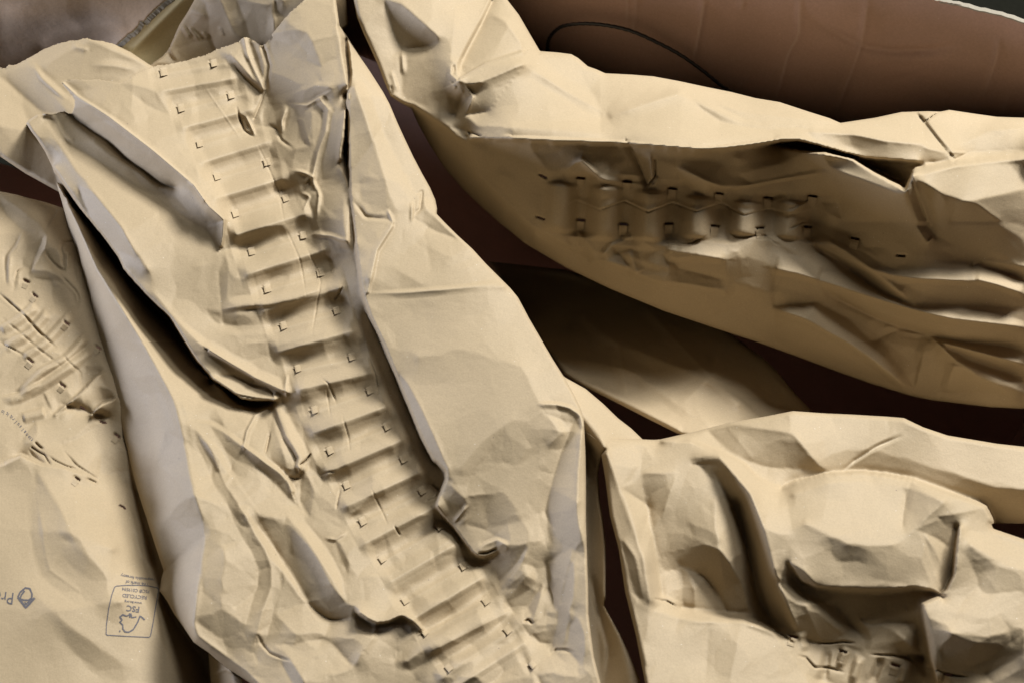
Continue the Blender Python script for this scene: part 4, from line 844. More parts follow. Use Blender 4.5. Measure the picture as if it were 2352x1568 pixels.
# under layer, seen along the right edge
out = [(1285, 855), (1298, 866), (1345, 892), (1385, 926), (1420, 960), (1450, 983), (1478, 1010), (1400, 1030), (1391, 1031), (1383, 1045), (1374, 1085), (1378, 1150), (1385, 1190), (1391, 1250), (1392, 1300), (1391, 1370), (1387, 1388), (1399, 1410), (1423, 1454), (1440, 1490), (1470, 1560), (1500, 1800), (1310, 1800), (1300, 1200), (1290, 950)]
s = Sheet(out, step=3)
s.line([(1285, 855, 8), (1345, 892, 4), (1420, 960, 0), (1478, 1010, -4)]).line([(1310, 920, 14), (1370, 990, 12), (1391, 1031, 16)]).line([(1350, 1030, -8), (1366, 1080, -14), (1375, 1150, -6), (1391, 1250, -2), (1391, 1370, 0), (1423, 1454, 2), (1500, 1800, 2)]).line([(1345, 1120, -16), (1350, 1300, -16), (1372, 1400, -16), (1400, 1800, -14)])
s.facet([(1341, 969), (1385, 1032), (1372, 1060), (1350, 1090)], .8, (1, -.3)); s.fold(T('R4', [(2030, 560), (2100, 850), (2200, 1250), (2160, 1568)]), -8, 26, 12)
s.fold([(1400, 925), (1478, 1003)], 1.5, 10, 10)
s.build('folded_edge', KRAFT, pa, roll=7, skirt=180)
# bluish slip under the lower left end
out = [(478, 1492), (484, 1500), (520, 1528), (556, 1556), (600, 1800), (490, 1800), (485, 1580)]
s = Sheet(out, step=2.5)
s.line([(478, 1492, -30), (490, 1800, -34)]).line([(520, 1500, -8), (600, 1800, -4)])
s.fold([(484, 1548), (520, 1535), (545, 1548)], 3, 12, 8)
s.build('folded_edge', KRAFT, pa, roll=4, skirt=30)

out = [(140, 188), (143, 191), (150, 185), (162, 183), (175, 183), (200, 184), (228, 183), (234, 185), (246, 187), (262, 190), (276, 192), (290, 187), (300, 180), (312, 172), (325, 165), (330, 163), (345, 157), (362, 151), (380, 149), (405, 145), (430, 139), (450, 133), (470, 127), (486, 120), (500, 113),
       (515, 108), (532, 103), (540, 99), (548, 98), (555, 90), (562, 86), (572, 88), (580, 93), (590, 99), (597, 104), (603, 108), (610, 100), (618, 92), (628, 90), (624, 80), (632, 70), (650, 48), (668, 28), (700, 0), (715, -50), (768, -50), (772, 0), (776, 30), (780, 60), (796, 82), (810, 105), (850, 165), (880, 212), (895, 240), (914, 285), (930, 320),
       (950, 362), (970, 400), (988, 432), (1000, 460), (1004, 480), (1003, 492), (1020, 510), (1050, 540), (1085, 572), (1115, 605), (1140, 630), (1158, 648), (1172, 662), (1190, 684), (1203, 708), (1215, 731), (1246, 784), (1270, 825), (1298, 869), (1318, 905), (1334, 938), (1341, 962), (1343, 1000), (1345, 1050), (1346, 1110),
       (1346, 1200), (1349, 1290), (1351, 1350), (1352, 1410), (1358, 1460), (1365, 1510), (1378, 1560), (1400, 1650), (640, 1650), (590, 1578), (560, 1558), (530, 1540), (500, 1516), (480, 1498), (462, 1486), (445, 1474), (420, 1437), (400, 1409), (384, 1380), (367, 1356), (370, 1330), (376, 1309), (360, 1262), (335, 1184), (322, 1145), (310, 1104), (298, 1055), (285, 1004),
       (272, 950), (260, 904), (244, 845), (228, 784), (213, 730), (200, 675), (186, 630), (175, 585), (160, 540), (150, 495), (141, 460), (135, 440), (127, 412), (122, 388), (104, 350), (85, 320), (72, 303), (60, 284), (66, 276), (85, 264), (98, 262), (110, 262), (122, 263), (135, 259), (148, 256), (158, 262), (166, 262), (170, 250), (173, 232), (160, 214), (150, 202)]
s = Sheet(out, step=2.0, lc=140)
L = s.line
L([(140, 188, 28), (175, 225, 31), (260, 290, 32), (350, 355, 32), (445, 430, 30), (480, 468, 27), (515, 505, 23)])
s.cliff([(150, 264, 16), (200, 304, 19), (240, 330, 20), (280, 370, 20), (325, 400, 20), (350, 424, 20), (365, 432, 20), (400, 438, 20)][::-1], [16, 17, 17, 17, 17, 17, 16, 16], off=7)
L([(110, 290, 20), (180, 400, 23), (280, 530, 24), (340, 620, 22)]); L([(250, 430, 22), (360, 520, 22), (470, 560, 18), (515, 575, 14)]); L([(515, 575, 14), (520, 650, 12), (500, 700, 10), (515, 745, 6)])
s.cliff([(122, 384, 12), (150, 427, 14), (185, 478, 15), (235, 540, 15), (272, 590, 14), (285, 618, 14), (320, 658, 14), (350, 690, 14), (390, 727, 14), (425, 784, 14), (450, 824, 12), (489, 869, 10), (537, 901, 8), (555, 915, 8), (590, 919, 8), (631, 917, 8)],
        [-30, -45, -55, -62, -64, -64, -64, -60, -58, -52, -44, -36, -32, -28, -22, -8], off=5)
L([(136, 440, -22), (160, 470, -20), (200, 520, -20), (250, 600, -22), (295, 660, -24), (330, 715, -24), (385, 780, -22), (440, 836, -18), (486, 872, -10), (513, 895, -6), (535, 924, -4), (560, 937, -2), (590, 948, -2), (610, 940, 0), (628, 936, 2)])
L([(132, 425, -8), (160, 470, -6), (186, 530, -2), (225, 620, 2), (275, 700, 6), (328, 784, 8), (362, 849, 10), (400, 920, 12), (420, 1009, 14), (440, 1104, 15), (470, 1214, 17), (468, 1260, 17), (450, 1384, 15), (443, 1430, 13), (450, 1460, 12), (500, 1495, 11), (560, 1540, 10), (640, 1620, 8)])
L([(122, 392, -16), (135, 440, -24), (150, 495, -28), (175, 585, -32), (228, 784, -34), (260, 904, -34), (285, 1004, -34), (310, 1104, -32), (335, 1184, -30), (372, 1309, -22), (367, 1356, -20), (400, 1409, -12), (445, 1474, 0), (480, 1498, 2), (590, 1578, 2), (640, 1650, 2)])
# strip base
L([(345, 160, 26), (458, 330, 20), (540, 490, 14), (613, 662, 11), (650, 760, 9), (683, 845, 8), (757, 1033, 8), (832, 1195, 9), (930, 1377, 10), (1030, 1532, 12), (1080, 1800, 12)])
L([(490, 145, 26), (560, 260, 20), (655, 455, 14), (733, 625, 13), (769, 720, 11), (807, 818, 10), (888, 977, 10), (960, 1110, 9), (1008, 1207, 9), (1063, 1298, 10), (1165, 1445, 12), (1260, 1600, 12)])
L([(700, -40, 55), (660, 50, 46), (640, 100, 38), (620, 200, 30)]); L([(768, -40, 50), (776, 30, 48), (786, 120, 48), (797, 185, 50), (798, 200, 50), (797, 230, 48), (790, 310, 44), (783, 368, 38)]); L([(700, 250, 34), (720, 350, 28), (720, 450, 22)])
# right wing
s.cliff([(1145, 1265, 18), (1110, 1280, 16), (1098, 1276, 17), (1085, 1265, 17), (1070, 1245, 17), (1040, 1205, 18), (1016, 1180, 20), (1003, 1160, 22), (1015, 1125, 24), (1027, 1100, 26), (1025, 1080, 27), (995, 1052, 27), (975, 1015, 27), (945, 944, 28), (912, 862, 28), (880, 784, 29), (850, 722, 30), (835, 677, 31), (826, 620, 32), (820, 570, 34), (812, 500, 36), (806, 440, 38), (803, 385, 40), (801, 330, 42), (800, 270, 44), (802, 215, 46), (808, 170, 46), (800, 90, 40)],
        [17, 9, 9, 9, 9, 9, 11, 12, 11, 10, 10, 10, 10, 10, 10, 10, 12, 20, 22, 26, 30, 32, 18, 8, 20, 34, 34, 26], off=-5)
L([(791, 330, 12), (791, 350, 4), (796, 376, 14)])
L([(785, 385, 36), (798, 420, 34), (803, 480, 32), (795, 550, 30), (812, 590, 24), (825, 650, 22)])
L([(780, 60, 34), (810, 105, 36), (850, 165, 36), (895, 240, 34), (930, 320, 32), (970, 400, 28), (1003, 470, 24)])
L([(815, 200, 50), (850, 300, 48), (880, 400, 44), (905, 480, 40)]); L([(985, 480, 30), (940, 478, 38), (895, 500, 38), (860, 560, 37), (845, 640, 36)])
L([(1005, 495, 30), (1050, 540, 30), (1115, 605, 30), (1158, 648, 30), (1190, 684, 30), (1246, 784, 30), (1298, 869, 30), (1334, 938, 30), (1343, 1000, 29), (1346, 1110, 28), (1349, 1290, 28), (1352, 1410, 24), (1378, 1560, 20), (1400, 1800, 18)])
L([(880, 600, 36), (1000, 668, 37), (1100, 662, 36), (1160, 656, 34)]); L([(960, 820, 33), (1050, 800, 36), (1200, 840, 37), (1240, 930, 38), (1280, 980, 36)])
L([(1060, 1080, 30), (1100, 1020, 33), (1180, 960, 37)]); L([(1060, 1200, 22), (1150, 1120, 27), (1220, 1040, 30), (1270, 1000, 33)]); L([(1150, 1250, 24), (1230, 1230, 26), (1300, 1180, 28), (1330, 1150, 32)])
L([(1240, 1600, 14), (1200, 1450, 14), (1260, 1350, 18), (1320, 1400, 20)])
# ---- facets, upper left (T3)
f = lambda t, pts, k, soft=3.5, dir=None: s.facet(pts, k, dir, soft, t)
f('T3', [(600, 780), (750, 840), (1000, 1020), (1290, 1250), (1520, 1460), (1400, 1490), (1200, 1400), (950, 1240), (780, 1080), (560, 940)], .35, 3)
f('T3', [(480, 650), (560, 620), (800, 630), (930, 660), (1200, 840), (1350, 900), (1400, 1050), (1460, 1120), (1400, 1180), (1500, 1300), (1620, 1420), (1590, 1540), (1500, 1440), (1300, 1200), (1000, 990), (700, 780)], .10, 5)
f('T3', [(940, 660), (1100, 780), (1220, 860), (1340, 900), (1200, 700), (1000, 650)], .25, 4)
s.fold([(480, 640), (600, 750), (860, 920), (1200, 1180), (1520, 1450), (1600, 1568)], 2.2, 5, 12, t='T3', taper=False, wear=.12)
f('T3', [(280, 900), (400, 890), (560, 1140), (500, 1110), (430, 950)], .35, 4); f('T3', [(480, 900), (560, 960), (760, 1130), (980, 1290), (1230, 1440), (1450, 1490), (1500, 1560), (1100, 1500), (760, 1250), (520, 1130)], .28, 5)
f('T3', [(220, 960), (330, 900), (520, 1140), (640, 1420), (700, 1568), (500, 1440), (400, 1250)], -.22, 7)
f('Q1', [(360, 860), (420, 880), (560, 1050), (570, 1080), (620, 1180), (540, 1150), (420, 1000)], .85, 5, (1, -.2))
f('Q1', [(720, 850), (890, 860), (1010, 1010), (960, 1060), (820, 980)], .30, 4); f('Q1', [(560, 700), (700, 860), (960, 1060), (1000, 1130), (820, 1020), (640, 840)], .18, 6)
s.fold([(890, 850), (960, 950), (1030, 1010), (1025, 1080), (1015, 1130)], 3.0, 6, 18, t='Q1', taper=False)
f('S6', [(440, 0), (690, 300), (560, 340), (480, 240), (400, 100)], .45, 3); f('S6', [(550, 380), (680, 330), (680, 560), (610, 560)], .42, 2.5); f('S6', [(690, 300), (720, 330), (700, 560), (670, 560), (680, 400)], -.5, 1.8)
f('S6', [(720, 330), (950, 330), (1170, 260), (1200, 320), (900, 370), (790, 410), (700, 560)], .12, 3); f('S6', [(790, 410), (840, 480), (800, 560), (720, 580)], .5, 3); f('S6', [(830, 430), (1000, 370), (1250, 350), (1300, 430), (1180, 520), (1000, 580), (830, 560)], .38, 4)
f('S6', [(190, 1180), (250, 900), (400, 760), (500, 720), (420, 960)], .30, 5); f('S6', [(500, 580), (680, 590), (640, 760), (640, 1110), (520, 900)], .05, 5); f('S6', [(640, 780), (700, 620), (730, 700), (720, 1000), (670, 1110)], .5, 4)
f('S6', [(730, 620), (850, 640), (940, 800), (1000, 980), (740, 1020)], .10, 4); f('S6', [(670, 1140), (820, 1120), (800, 1290), (680, 1300)], .30, 4)
s.fold([(670, 1150), (760, 1120), (900, 1100), (1150, 1080), (1400, 1020), (1700, 900)], 3.0, 22, 16, t='S6', p=0); s.fold([(660, 1310), (900, 1320), (1200, 1310)], -1.0, 30, 20, t='S6', p=0)
f('S6', [(530, 1150), (650, 1150), (670, 1310), (600, 1250)], .25, 4); f('S6', [(200, 1190), (520, 1440), (700, 1560), (560, 1540), (300, 1350)], -.25, 6)
f('S6', [(0, 960), (200, 1190), (560, 1560), (400, 1560), (100, 1200)], .5, 4, (.4, -1))
f('S6', [(1000, 1560), (1010, 1460), (1150, 1430), (1500, 1480), (1540, 1567)], .12, 4)
# ---- R1
f('R1', [(380, 0), (560, 20), (720, 100), (1000, 270), (1250, 385), (1190, 410), (1000, 335), (800, 235), (600, 240)], .85, 2.5)
s.fold([(560, 0), (750, 120), (1000, 265), (1250, 380)], 3.0, 26, 5, t='R1', taper=False); f('R1', [(590, 265), (640, 235), (740, 240), (900, 315), (1100, 350), (900, 380), (790, 400)], -.05, 2.5); f('R1', [(790, 400), (950, 345), (1100, 360), (1180, 460), (1000, 430)], .30, 3)
s.fold([(600, 268), (790, 400), (1000, 440), (1170, 462)], 2.0, 14, 4, t='R1', taper=False); s.fold([(900, 315), (1100, 350), (1180, 430), (1240, 385)], -4, 5, 7, t='R1')
f('R1', [(1200, 430), (1260, 380), (1420, 420), (1420, 560), (1300, 640), (1230, 540)], .4, 4); s.fold([(1290, 220), (1275, 330), (1290, 480)], 1.6, 6, 8, t='R1')
s.fold([(1175, 470), (1220, 620), (1290, 800), (1370, 930), (1410, 1010), (1400, 1080)], 6.0, 26, 12, t='R1', taper=False, p=0)
f('R1', [(1160, 560), (1170, 760), (1230, 900), (1280, 1110), (1190, 1080), (1090, 1000), (1110, 800)], .45, 4)
f('R1', [(1270, 1110), (1400, 1100), (1430, 1140), (1400, 1200), (1290, 1190)], 1.6, 2.5); s.fold([(1220, 1120), (1290, 1195), (1360, 1210), (1420, 1195), (1440, 1080)], -6, 7, 6, t='R1', taper=False)
s.fold([(1395, 1085), (1460, 1040), (1515, 965)], -4.5, 3, 4, t='R1'); f('R1', [(1400, 1070), (1500, 960), (1600, 1100), (1600, 1170), (1460, 1060)], .2, 3)
f('R1', [(880, 880), (940, 720), (1000, 620), (1130, 550), (1160, 620), (1120, 770), (1080, 920), (1000, 980), (900, 920)], -.22, 3); s.fold([(880, 900), (910, 760), (990, 610), (1100, 550)], 1.8, 5, 12, t='R1', taper=False); s.fold([(1130, 760), (1110, 860), (1080, 980)], -1.8, 4, 5, t='R1')
f('R1', [(680, 640), (800, 540), (980, 600), (900, 740), (860, 880), (700, 740)], -.10, 4); f('R1', [(30, 40), (240, 0), (400, 160), (600, 280), (720, 500), (560, 560), (370, 650), (330, 440), (200, 330)], .08, 6)
f('R1', [(220, 360), (330, 230), (310, 560), (340, 640), (260, 480)], .28, 4); f('R1', [(370, 650), (560, 540), (700, 560), (680, 700), (860, 880), (700, 760), (560, 660)], .25, 5)
f('R1', [(0, 0), (40, 40), (200, 330), (360, 640), (400, 900), (300, 850), (200, 650), (60, 250)], .32, 6)
s.fold([(375, 660), (600, 700), (860, 890), (1050, 1030), (1280, 1190), (1330, 1320)], 2.6, 10, 34, t='R1', p=1.2, taper='start'); s.fold([(370, 660), (560, 900), (700, 1250), (920, 1568)], 3.0, 30, 24, t='R1', p=1.2, taper='start')
f('R1', [(400, 690), (560, 740), (860, 920), (1200, 1280), (1400, 1550), (1000, 1200), (700, 900)], .0, 5)
f('R1', [(420, 760), (560, 900), (700, 1100), (980, 1480), (1050, 1568), (940, 1568), (760, 1350), (600, 1080)], .30, 5); f('R1', [(760, 900), (1000, 1060), (1200, 1280), (1400, 1540), (1240, 1500), (980, 1200)], -.05, 5)
f('R1', [(860, 890), (1060, 1020), (1290, 1200), (1420, 1500), (1200, 1270), (1000, 1080)], .35, 4); f('R1', [(1300, 1210), (1430, 1190), (1400, 1540), (1330, 1380)], -.1, 4); f('R1', [(1440, 1080), (1540, 1320), (1500, 1560), (1400, 1400), (1420, 1200)], .45, 3)
f('R1', [(1460, 1080), (1700, 1240), (1760, 1350), (1740, 1480), (1560, 1320)], -.1, 4); s.fold([(1750, 1500), (1770, 1380), (1790, 1300)], -1.8, 4, 5, t='R1'); s.fold([(1600, 1170), (1680, 1140), (1750, 1135)], -1.2, 4, 5, t='R1')
# blue flank modulation
f('R1', [(0, 300), (160, 640), (300, 850), (290, 1000), (330, 1100), (440, 1540), (0, 1500)], .15, 6, (1, 0)); f('R1', [(140, 760), (290, 850), (290, 1060), (60, 1060)], -.5, 6, (1, 0))
f('R2', [(40, 60), (300, 0), (450, 0), (520, 160), (150, 480)], -.55, 5, (1, 0)); f('R2', [(130, 520), (520, 190), (440, 560), (400, 900), (400, 1180), (90, 700)], .2, 5, (1, 0))
# ---- R2
f('R2', [(540, 0), (560, 200), (600, 240), (700, 300), (700, 600), (500, 860), (420, 950), (480, 560), (530, 200)], .22, 6); f('R2', [(700, 300), (900, 200), (1000, 420), (1130, 640), (1040, 860), (1000, 1080), (850, 900), (650, 860)], -.05, 8)
s.fold([(890, -20), (1000, 180), (1080, 300), (1140, 480), (1140, 660), (1060, 880), (1010, 1090)], 2.5, 24, 30, t='R2', p=1.2, taper=False); f('R2', [(1160, 520), (1160, 700), (1030, 1090), (1240, 900), (1450, 800), (1300, 560), (1180, 420)], .22, 5)
f('R2', [(920, 0), (1100, 200), (1300, 500), (1480, 800), (1430, 780), (1150, 400), (1000, 180)], -.28, 4); f('R2', [(960, 0), (1300, 0), (1430, 240), (1600, 440), (1720, 700), (1830, 800), (1660, 940), (1480, 780), (1300, 480), (1080, 180)], .32, 7)
f('R2', [(1320, 0), (1440, 60), (1640, 260), (1760, 480), (1840, 800), (1680, 620), (1560, 360)], -.22, 5); s.fold([(1360, 60), (1560, 340), (1700, 560), (1830, 800)], 2.5, 24, 30, t='R2', p=1.2)
f('R2', [(1480, 800), (1570, 780), (1680, 900), (1800, 840), (1900, 830), (1880, 940), (1700, 960), (1640, 920)], .75, 3); f('R2', [(1910, 830), (1960, 880), (2100, 1000), (2230, 990), (2351, 930), (2351, 980), (2100, 1050), (1960, 960)], .9, 2.5)
s.fold([(1480, 820), (1640, 950), (1720, 975), (1880, 960)], -2.2, 6, 8, t='R2'); s.cliff(T('R2', [(1960, 900, 22), (2040, 960, 20), (2130, 1000, 18), (2240, 985, 18), (2351, 930, 18), (2390, 935, 18), (2470, 980, 18), (2560, 1060, 16)]), [14, 10, 9, 9, 10, 10, 11, 14], off=4)
f('R2', [(1740, 220), (1780, 250), (1870, 440), (1850, 500), (1800, 400)], .4, 3); s.fold([(1640, 200), (1740, 215), (1860, 140)], 1.5, 6, 8, t='R2'); f('R2', [(1840, 480), (1980, 560), (1990, 760), (1860, 790)], .15, 5); f('R2', [(1990, 570), (2200, 560), (2020, 800)], .25, 5)
f('R2', [(420, 960), (700, 880), (850, 1000), (1010, 1120), (940, 1240), (1000, 1568), (880, 1568), (700, 1260)], .14, 8); f('R2', [(400, 980), (560, 1060), (760, 1250), (920, 1540), (700, 1480), (420, 1180)], -.12, 6)
s.fold([(1005, 1100), (1050, 1200), (1130, 1290), (1260, 1340), (1330, 1360)], -3.6, 7, 5, t='R2'); f('R2', [(1040, 1100), (1600, 1100), (1700, 1150), (1350, 1180), (1080, 1220)], .22, 6)
f('R2', [(1080, 1200), (1300, 1160), (1680, 1170), (1920, 1400), (1960, 1568), (1430, 1568), (1340, 1330), (1130, 1280)], -.12, 8); f('R2', [(1230, 1350), (1330, 1380), (1450, 1568), (1350, 1568)], 1.0, 4, (1, 0)); f('R2', [(1720, 1180), (2050, 1100), (1960, 1250), (1960, 1400), (1880, 1380)], .32, 7); f('R2', [(2000, 1240), (2200, 1160), (2351, 1300), (2351, 1560), (1960, 1420)], -.05, 8)
f('R2', [(1540, 920), (1700, 990), (2080, 1060), (1620, 1080)], -.05, 5)
# ---- wing (R3), lower right (R4)
f('R3', [(1560, 560), (1250, 860), (1000, 1100), (1050, 1400), (1300, 1400), (1560, 1280), (1700, 900), (1800, 620)], .22, 12); f('R3', [(1540, 270), (1650, 290), (1800, 300), (1900, 400), (1900, 460), (1700, 400), (1600, 350)], .25, 3); s.fold([(1530, 265), (1700, 270), (1830, 300), (1930, 370), (1960, 470)], 2.6, 8, 14, t='R3', taper='start')
f('R3', [(1890, 420), (1940, 470), (1900, 900), (1890, 1300), (1930, 1568), (1760, 1568), (1600, 1280), (1700, 900), (1800, 600)], .95, 5, (1, -.1)); f('R3', [(1940, 480), (1975, 520), (1990, 900), (1970, 1568), (1900, 1400), (1900, 900)], -.3, 4, (1, 0))
f('R3', [(230, 0), (300, 80), (420, 300), (520, 520), (640, 800), (690, 890), (600, 850), (480, 680), (360, 380), (270, 140)], 1.4, 3, (1, 0))
f('R3', [(640, 1080), (700, 1020), (880, 1210), (740, 1390), (600, 1270), (580, 1200)], .4, 3); f('R3', [(700, 940), (760, 1010), (880, 1200), (680, 1040)], .1, 3); s.fold([(880, 1215), (820, 1290), (740, 1390)], 1.5, 5, 10, t='R3')
f('R3', [(540, 1010), (620, 900), (690, 900), (690, 960), (620, 1090), (560, 1050)], .6, 2.5); s.fold([(520, 1020), (620, 1095)], -2.0, 4, 4, t='R3'); s.fold([(460, 1190), (560, 1150), (590, 1100)], -1.2, 4, 4, t='R3')
f('R4', [(870, 330), (960, 350), (1160, 290), (1080, 360), (960, 410), (890, 380)], .6, 2.5); s.fold([(970, 330), (1040, 260), (1150, 220), (1230, 260), (1240, 330)], 1.1, 9, 12, t='R4')
s.fold([(960, 350), (1060, 340), (1165, 290)], -2.5, 5, 5, t='R4')
f('R4', [(1240, 300), (1500, 240), (1460, 330), (1200, 660), (1180, 700), (1150, 560)], .32, 6); s.fold([(1460, 260), (1380, 440), (1190, 680)], 1.8, 24, 10, t='R4'); f('R4', [(1640, 100), (1900, 240), (1880, 300), (1750, 240), (1660, 250)], .5, 4, (1, -.2)); f('R4', [(1600, 440), (1850, 300), (1740, 700), (1700, 900), (1640, 700)], .6, 5, (1, 0))
f('R4', [(1830, 460), (1870, 400), (1860, 700), (1740, 1300), (1640, 1300), (1740, 900)], .45, 5, (1, 0)); f('R4', [(1400, 940), (1560, 640), (1580, 660), (1500, 900), (1480, 990)], .8, 3, (1, 0)); f('R4', [(1560, 660), (1650, 700), (1720, 900), (1700, 1000), (1520, 1020), (1500, 900)], -.3, 3.5); f('R4', [(1480, 1100), (1640, 1060), (1700, 1060), (1640, 1190), (1550, 1190)], .6, 4); s.fold([(1390, 990), (1440, 970), (1490, 1010)], -2.6, 5, 5, t='R4'); f('R4', [(1620, 900), (1700, 880), (1690, 1060), (1600, 1060)], .35, 4)
f('R4', [(1840, 1000), (1900, 990), (1960, 1100), (1960, 1300), (1880, 1260), (1700, 1240), (1820, 1200)], .6, 5, (1, .3)); s.fold([(1640, 1310), (1700, 1250), (1800, 1250), (1880, 1280)], -2.4, 5, 8, t='R4'); f('R4', [(1640, 1300), (1800, 1260), (1900, 1350), (1900, 1500), (1700, 1480)], -.3, 5)
s.fold([(300, 1330), (600, 1150), (950, 950), (1200, 740), (1400, 560)], 3.2, 34, 34, t='R4', p=0, taper=False); s.fold([(650, 1480), (900, 1330), (1180, 1140), (1390, 960)], 3.0, 30, 30, t='R4', p=0, taper=False)
s.fold([(0, 1300), (240, 1320), (500, 1120), (800, 900), (1000, 780)], -1.5, 24, 20, t='R4', p=0)
# ---- R5: crumpled head of the pad
f('R5', [(250, 300), (280, 270), (570, 600), (560, 620), (400, 480), (330, 380), (260, 370)], .75, 2); f('R5', [(270, 240), (410, 130), (480, 330), (600, 600), (560, 600), (420, 420), (290, 270)], -.15, 3); s.fold([(415, 125), (450, 280), (520, 440), (600, 610)], 3.0, 12, 12, t='R5', taper=False)
f('R5', [(430, 130), (560, 200), (600, 330), (610, 600), (560, 520), (480, 330)], .18, 3); s.fold([(590, 220), (640, 380), (610, 620)], -2.5, 12, 9, t='R5', taper=False); s.fold([(610, 620), (570, 740), (510, 880)], -6, 4, 6, t='R5', taper='start'); f('R5', [(480, 660), (600, 620), (510, 860), (480, 780)], -.2, 2.5)
s.fold([(340, 760), (380, 900), (420, 1000), (520, 1060)], -3.0, 4, 5, t='R5'); s.fold([(430, 860), (480, 960), (520, 1050)], 2.0, 5, 4, t='R5'); f('R5', [(370, 830), (430, 860), (500, 1010), (430, 1000)], .5, 2)
f('R5', [(640, 120), (780, 60), (1000, 60), (1130, 390), (900, 640), (700, 860), (600, 940), (640, 640), (700, 360)], .28, 6); f('R5', [(830, 60), (1000, 20), (1060, 200), (1140, 390), (1050, 330), (900, 120)], .15, 4); f('R5', [(1130, 390), (1250, 320), (1390, 560), (1200, 560), (1080, 570)], -.15, 5)
f('R5', [(690, 80), (860, 60), (780, 150), (700, 120)], .3, 2.5); f('R5', [(590, 215), (660, 150), (700, 130), (640, 210)], -.4, 2); f('R5', [(1000, 330), (1060, 310), (1140, 380), (1130, 390)], .4, 2)
f('R5', [(800, 740), (900, 640), (1080, 570), (1250, 600), (1120, 680), (950, 750)], .55, 2.5); s.fold([(800, 742), (1000, 760), (1250, 610)], 1.5, 5, 10, t='R5')
f('R5', [(1130, 700), (1390, 580), (1380, 800), (1320, 1280), (1250, 1280), (1270, 1000), (1240, 800)], .12, 5); s.fold([(1130, 710), (1200, 800), (1180, 1000), (1110, 1200), (1060, 1420)], 2.8, 14, 12, t='R5', taper=False); f('R5', [(1180, 760), (1260, 860), (1240, 1280), (1080, 1400), (1130, 1160), (1190, 960)], .38, 4)
f('R5', [(590, 950), (680, 880), (730, 720), (800, 750), (760, 900), (750, 1020), (720, 980), (640, 960)], .4, 3); s.fold([(640, 940), (720, 980), (760, 1080), (880, 1170)], -2.6, 6, 7, t='R5'); f('R5', [(760, 900), (900, 760), (940, 860), (900, 1160), (770, 1080)], -.25, 4)
s.fold([(820, 760), (770, 900), (770, 1020)], 1.8, 8, 12, t='R5'); f('R5', [(920, 880), (960, 900), (1030, 1140), (960, 1080)], .55, 3); f('R5', [(880, 1170), (1030, 1150), (700, 1360), (640, 1380), (740, 1260)], .28, 5); f('R5', [(1040, 800), (1170, 740), (1170, 960), (1060, 1140)], -.2, 4)
f('R5', [(540, 1060), (720, 980), (880, 1160), (640, 1330), (560, 1200)], -.2, 5); f('R5', [(670, 1440), (880, 1370), (1040, 1420), (980, 1500), (700, 1568)], .35, 4); s.fold([(880, 1365), (980, 1390), (1060, 1430), (1100, 1568)], 2.2, 6, 8, t='R5'); s.fold([(980, 1500), (1040, 1430), (1090, 1568)], 1.6, 8, 5, t='R5')
f('R5', [(1320, 1280), (1400, 1360), (1420, 1568), (1340, 1500)], .1, 4); f('R5', [(1340, 200), (1440, 200), (1400, 500), (1370, 400)], .7, 3)
f('S6', [(1400, 70), (1570, 60), (1560, 280), (1480, 150)], .2, 3); s.fold([(1420, 40), (1500, 90), (1470, 160), (1440, 220)], 1.8, 5, 6, t='S6'); s.fold([(1560, -20), (1590, 80), (1560, 300)], 1.6, 8, 5, t='S6')
f('S6', [(1820, 120), (1890, 100), (1930, 480), (1850, 510), (1820, 380)], .45, 5, (-1, -.3)); s.fold([(1500, 440), (1700, 460), (1850, 510), (1870, 480)], 2.8, 12, 6, t='S6'); f('S6', [(1750, 500), (1850, 510), (1940, 490), (1940, 560), (1860, 590), (1780, 550)], .75, 2.5)
f('S6', [(1680, 660), (1750, 500), (1780, 560), (1740, 640)], .3, 3); f('S6', [(1660, 660), (1940, 560), (1900, 640), (1720, 760)], .2, 4); f('S6', [(1800, 930), (1960, 700), (2000, 1000), (1860, 1110), (1740, 1120)], .45, 5); s.fold([(1810, 930), (1780, 1000), (1730, 1060)], -1.8, 4, 5, t='S6')
# wing upper
f('S6', [(1900, 60), (1980, 280), (2240, 320), (2300, 380), (2140, 560), (2060, 960), (2000, 980), (1940, 480)], .05, 6); s.fold(T('Q1', [(1800, 1040), (1730, 1150), (1690, 1340)]), 1.6, 7, 14, taper=False, wear=.12)
f('Q1', [(1650, 330), (1790, 480), (1940, 800), (2000, 920), (1900, 880), (1760, 600)], .25, 6); f('Q1', [(1650, 800), (1850, 840), (1890, 880), (1780, 960), (1660, 1000)], .16, 6); s.fold([(1620, 920), (1680, 1000), (1800, 1010)], -1.6, 12, 8, t='Q1')
s.fold([(1780, 960), (1810, 1030)], 1.5, 4, 8, t='Q1'); s.fold([(1895, 930), (1890, 1025)], 1.5, 5, 8, t='Q1'); s.fold([(1900, 900), (1940, 880), (1930, 960), (1900, 990)], -2.2, 7, 6, t='Q1'); f('Q1', [(1900, 900), (1945, 885), (1950, 950), (1905, 980)], .6, 2.5)
f('Q1', [(1900, 1000), (1950, 950), (2050, 1050), (2110, 1100), (2000, 1060)], .4, 4); s.fold([(1670, 1350), (1850, 1345), (2100, 1325), (2320, 1300)], 1.2, 8, 16, t='Q1'); f('Q1', [(1860, 1060), (2050, 1100), (2200, 1200), (2030, 1330), (1800, 1300)], .06, 8)
s.fold([(1180, 668), (1170, 655), (1190, 690)], 1.5, 6, 6)
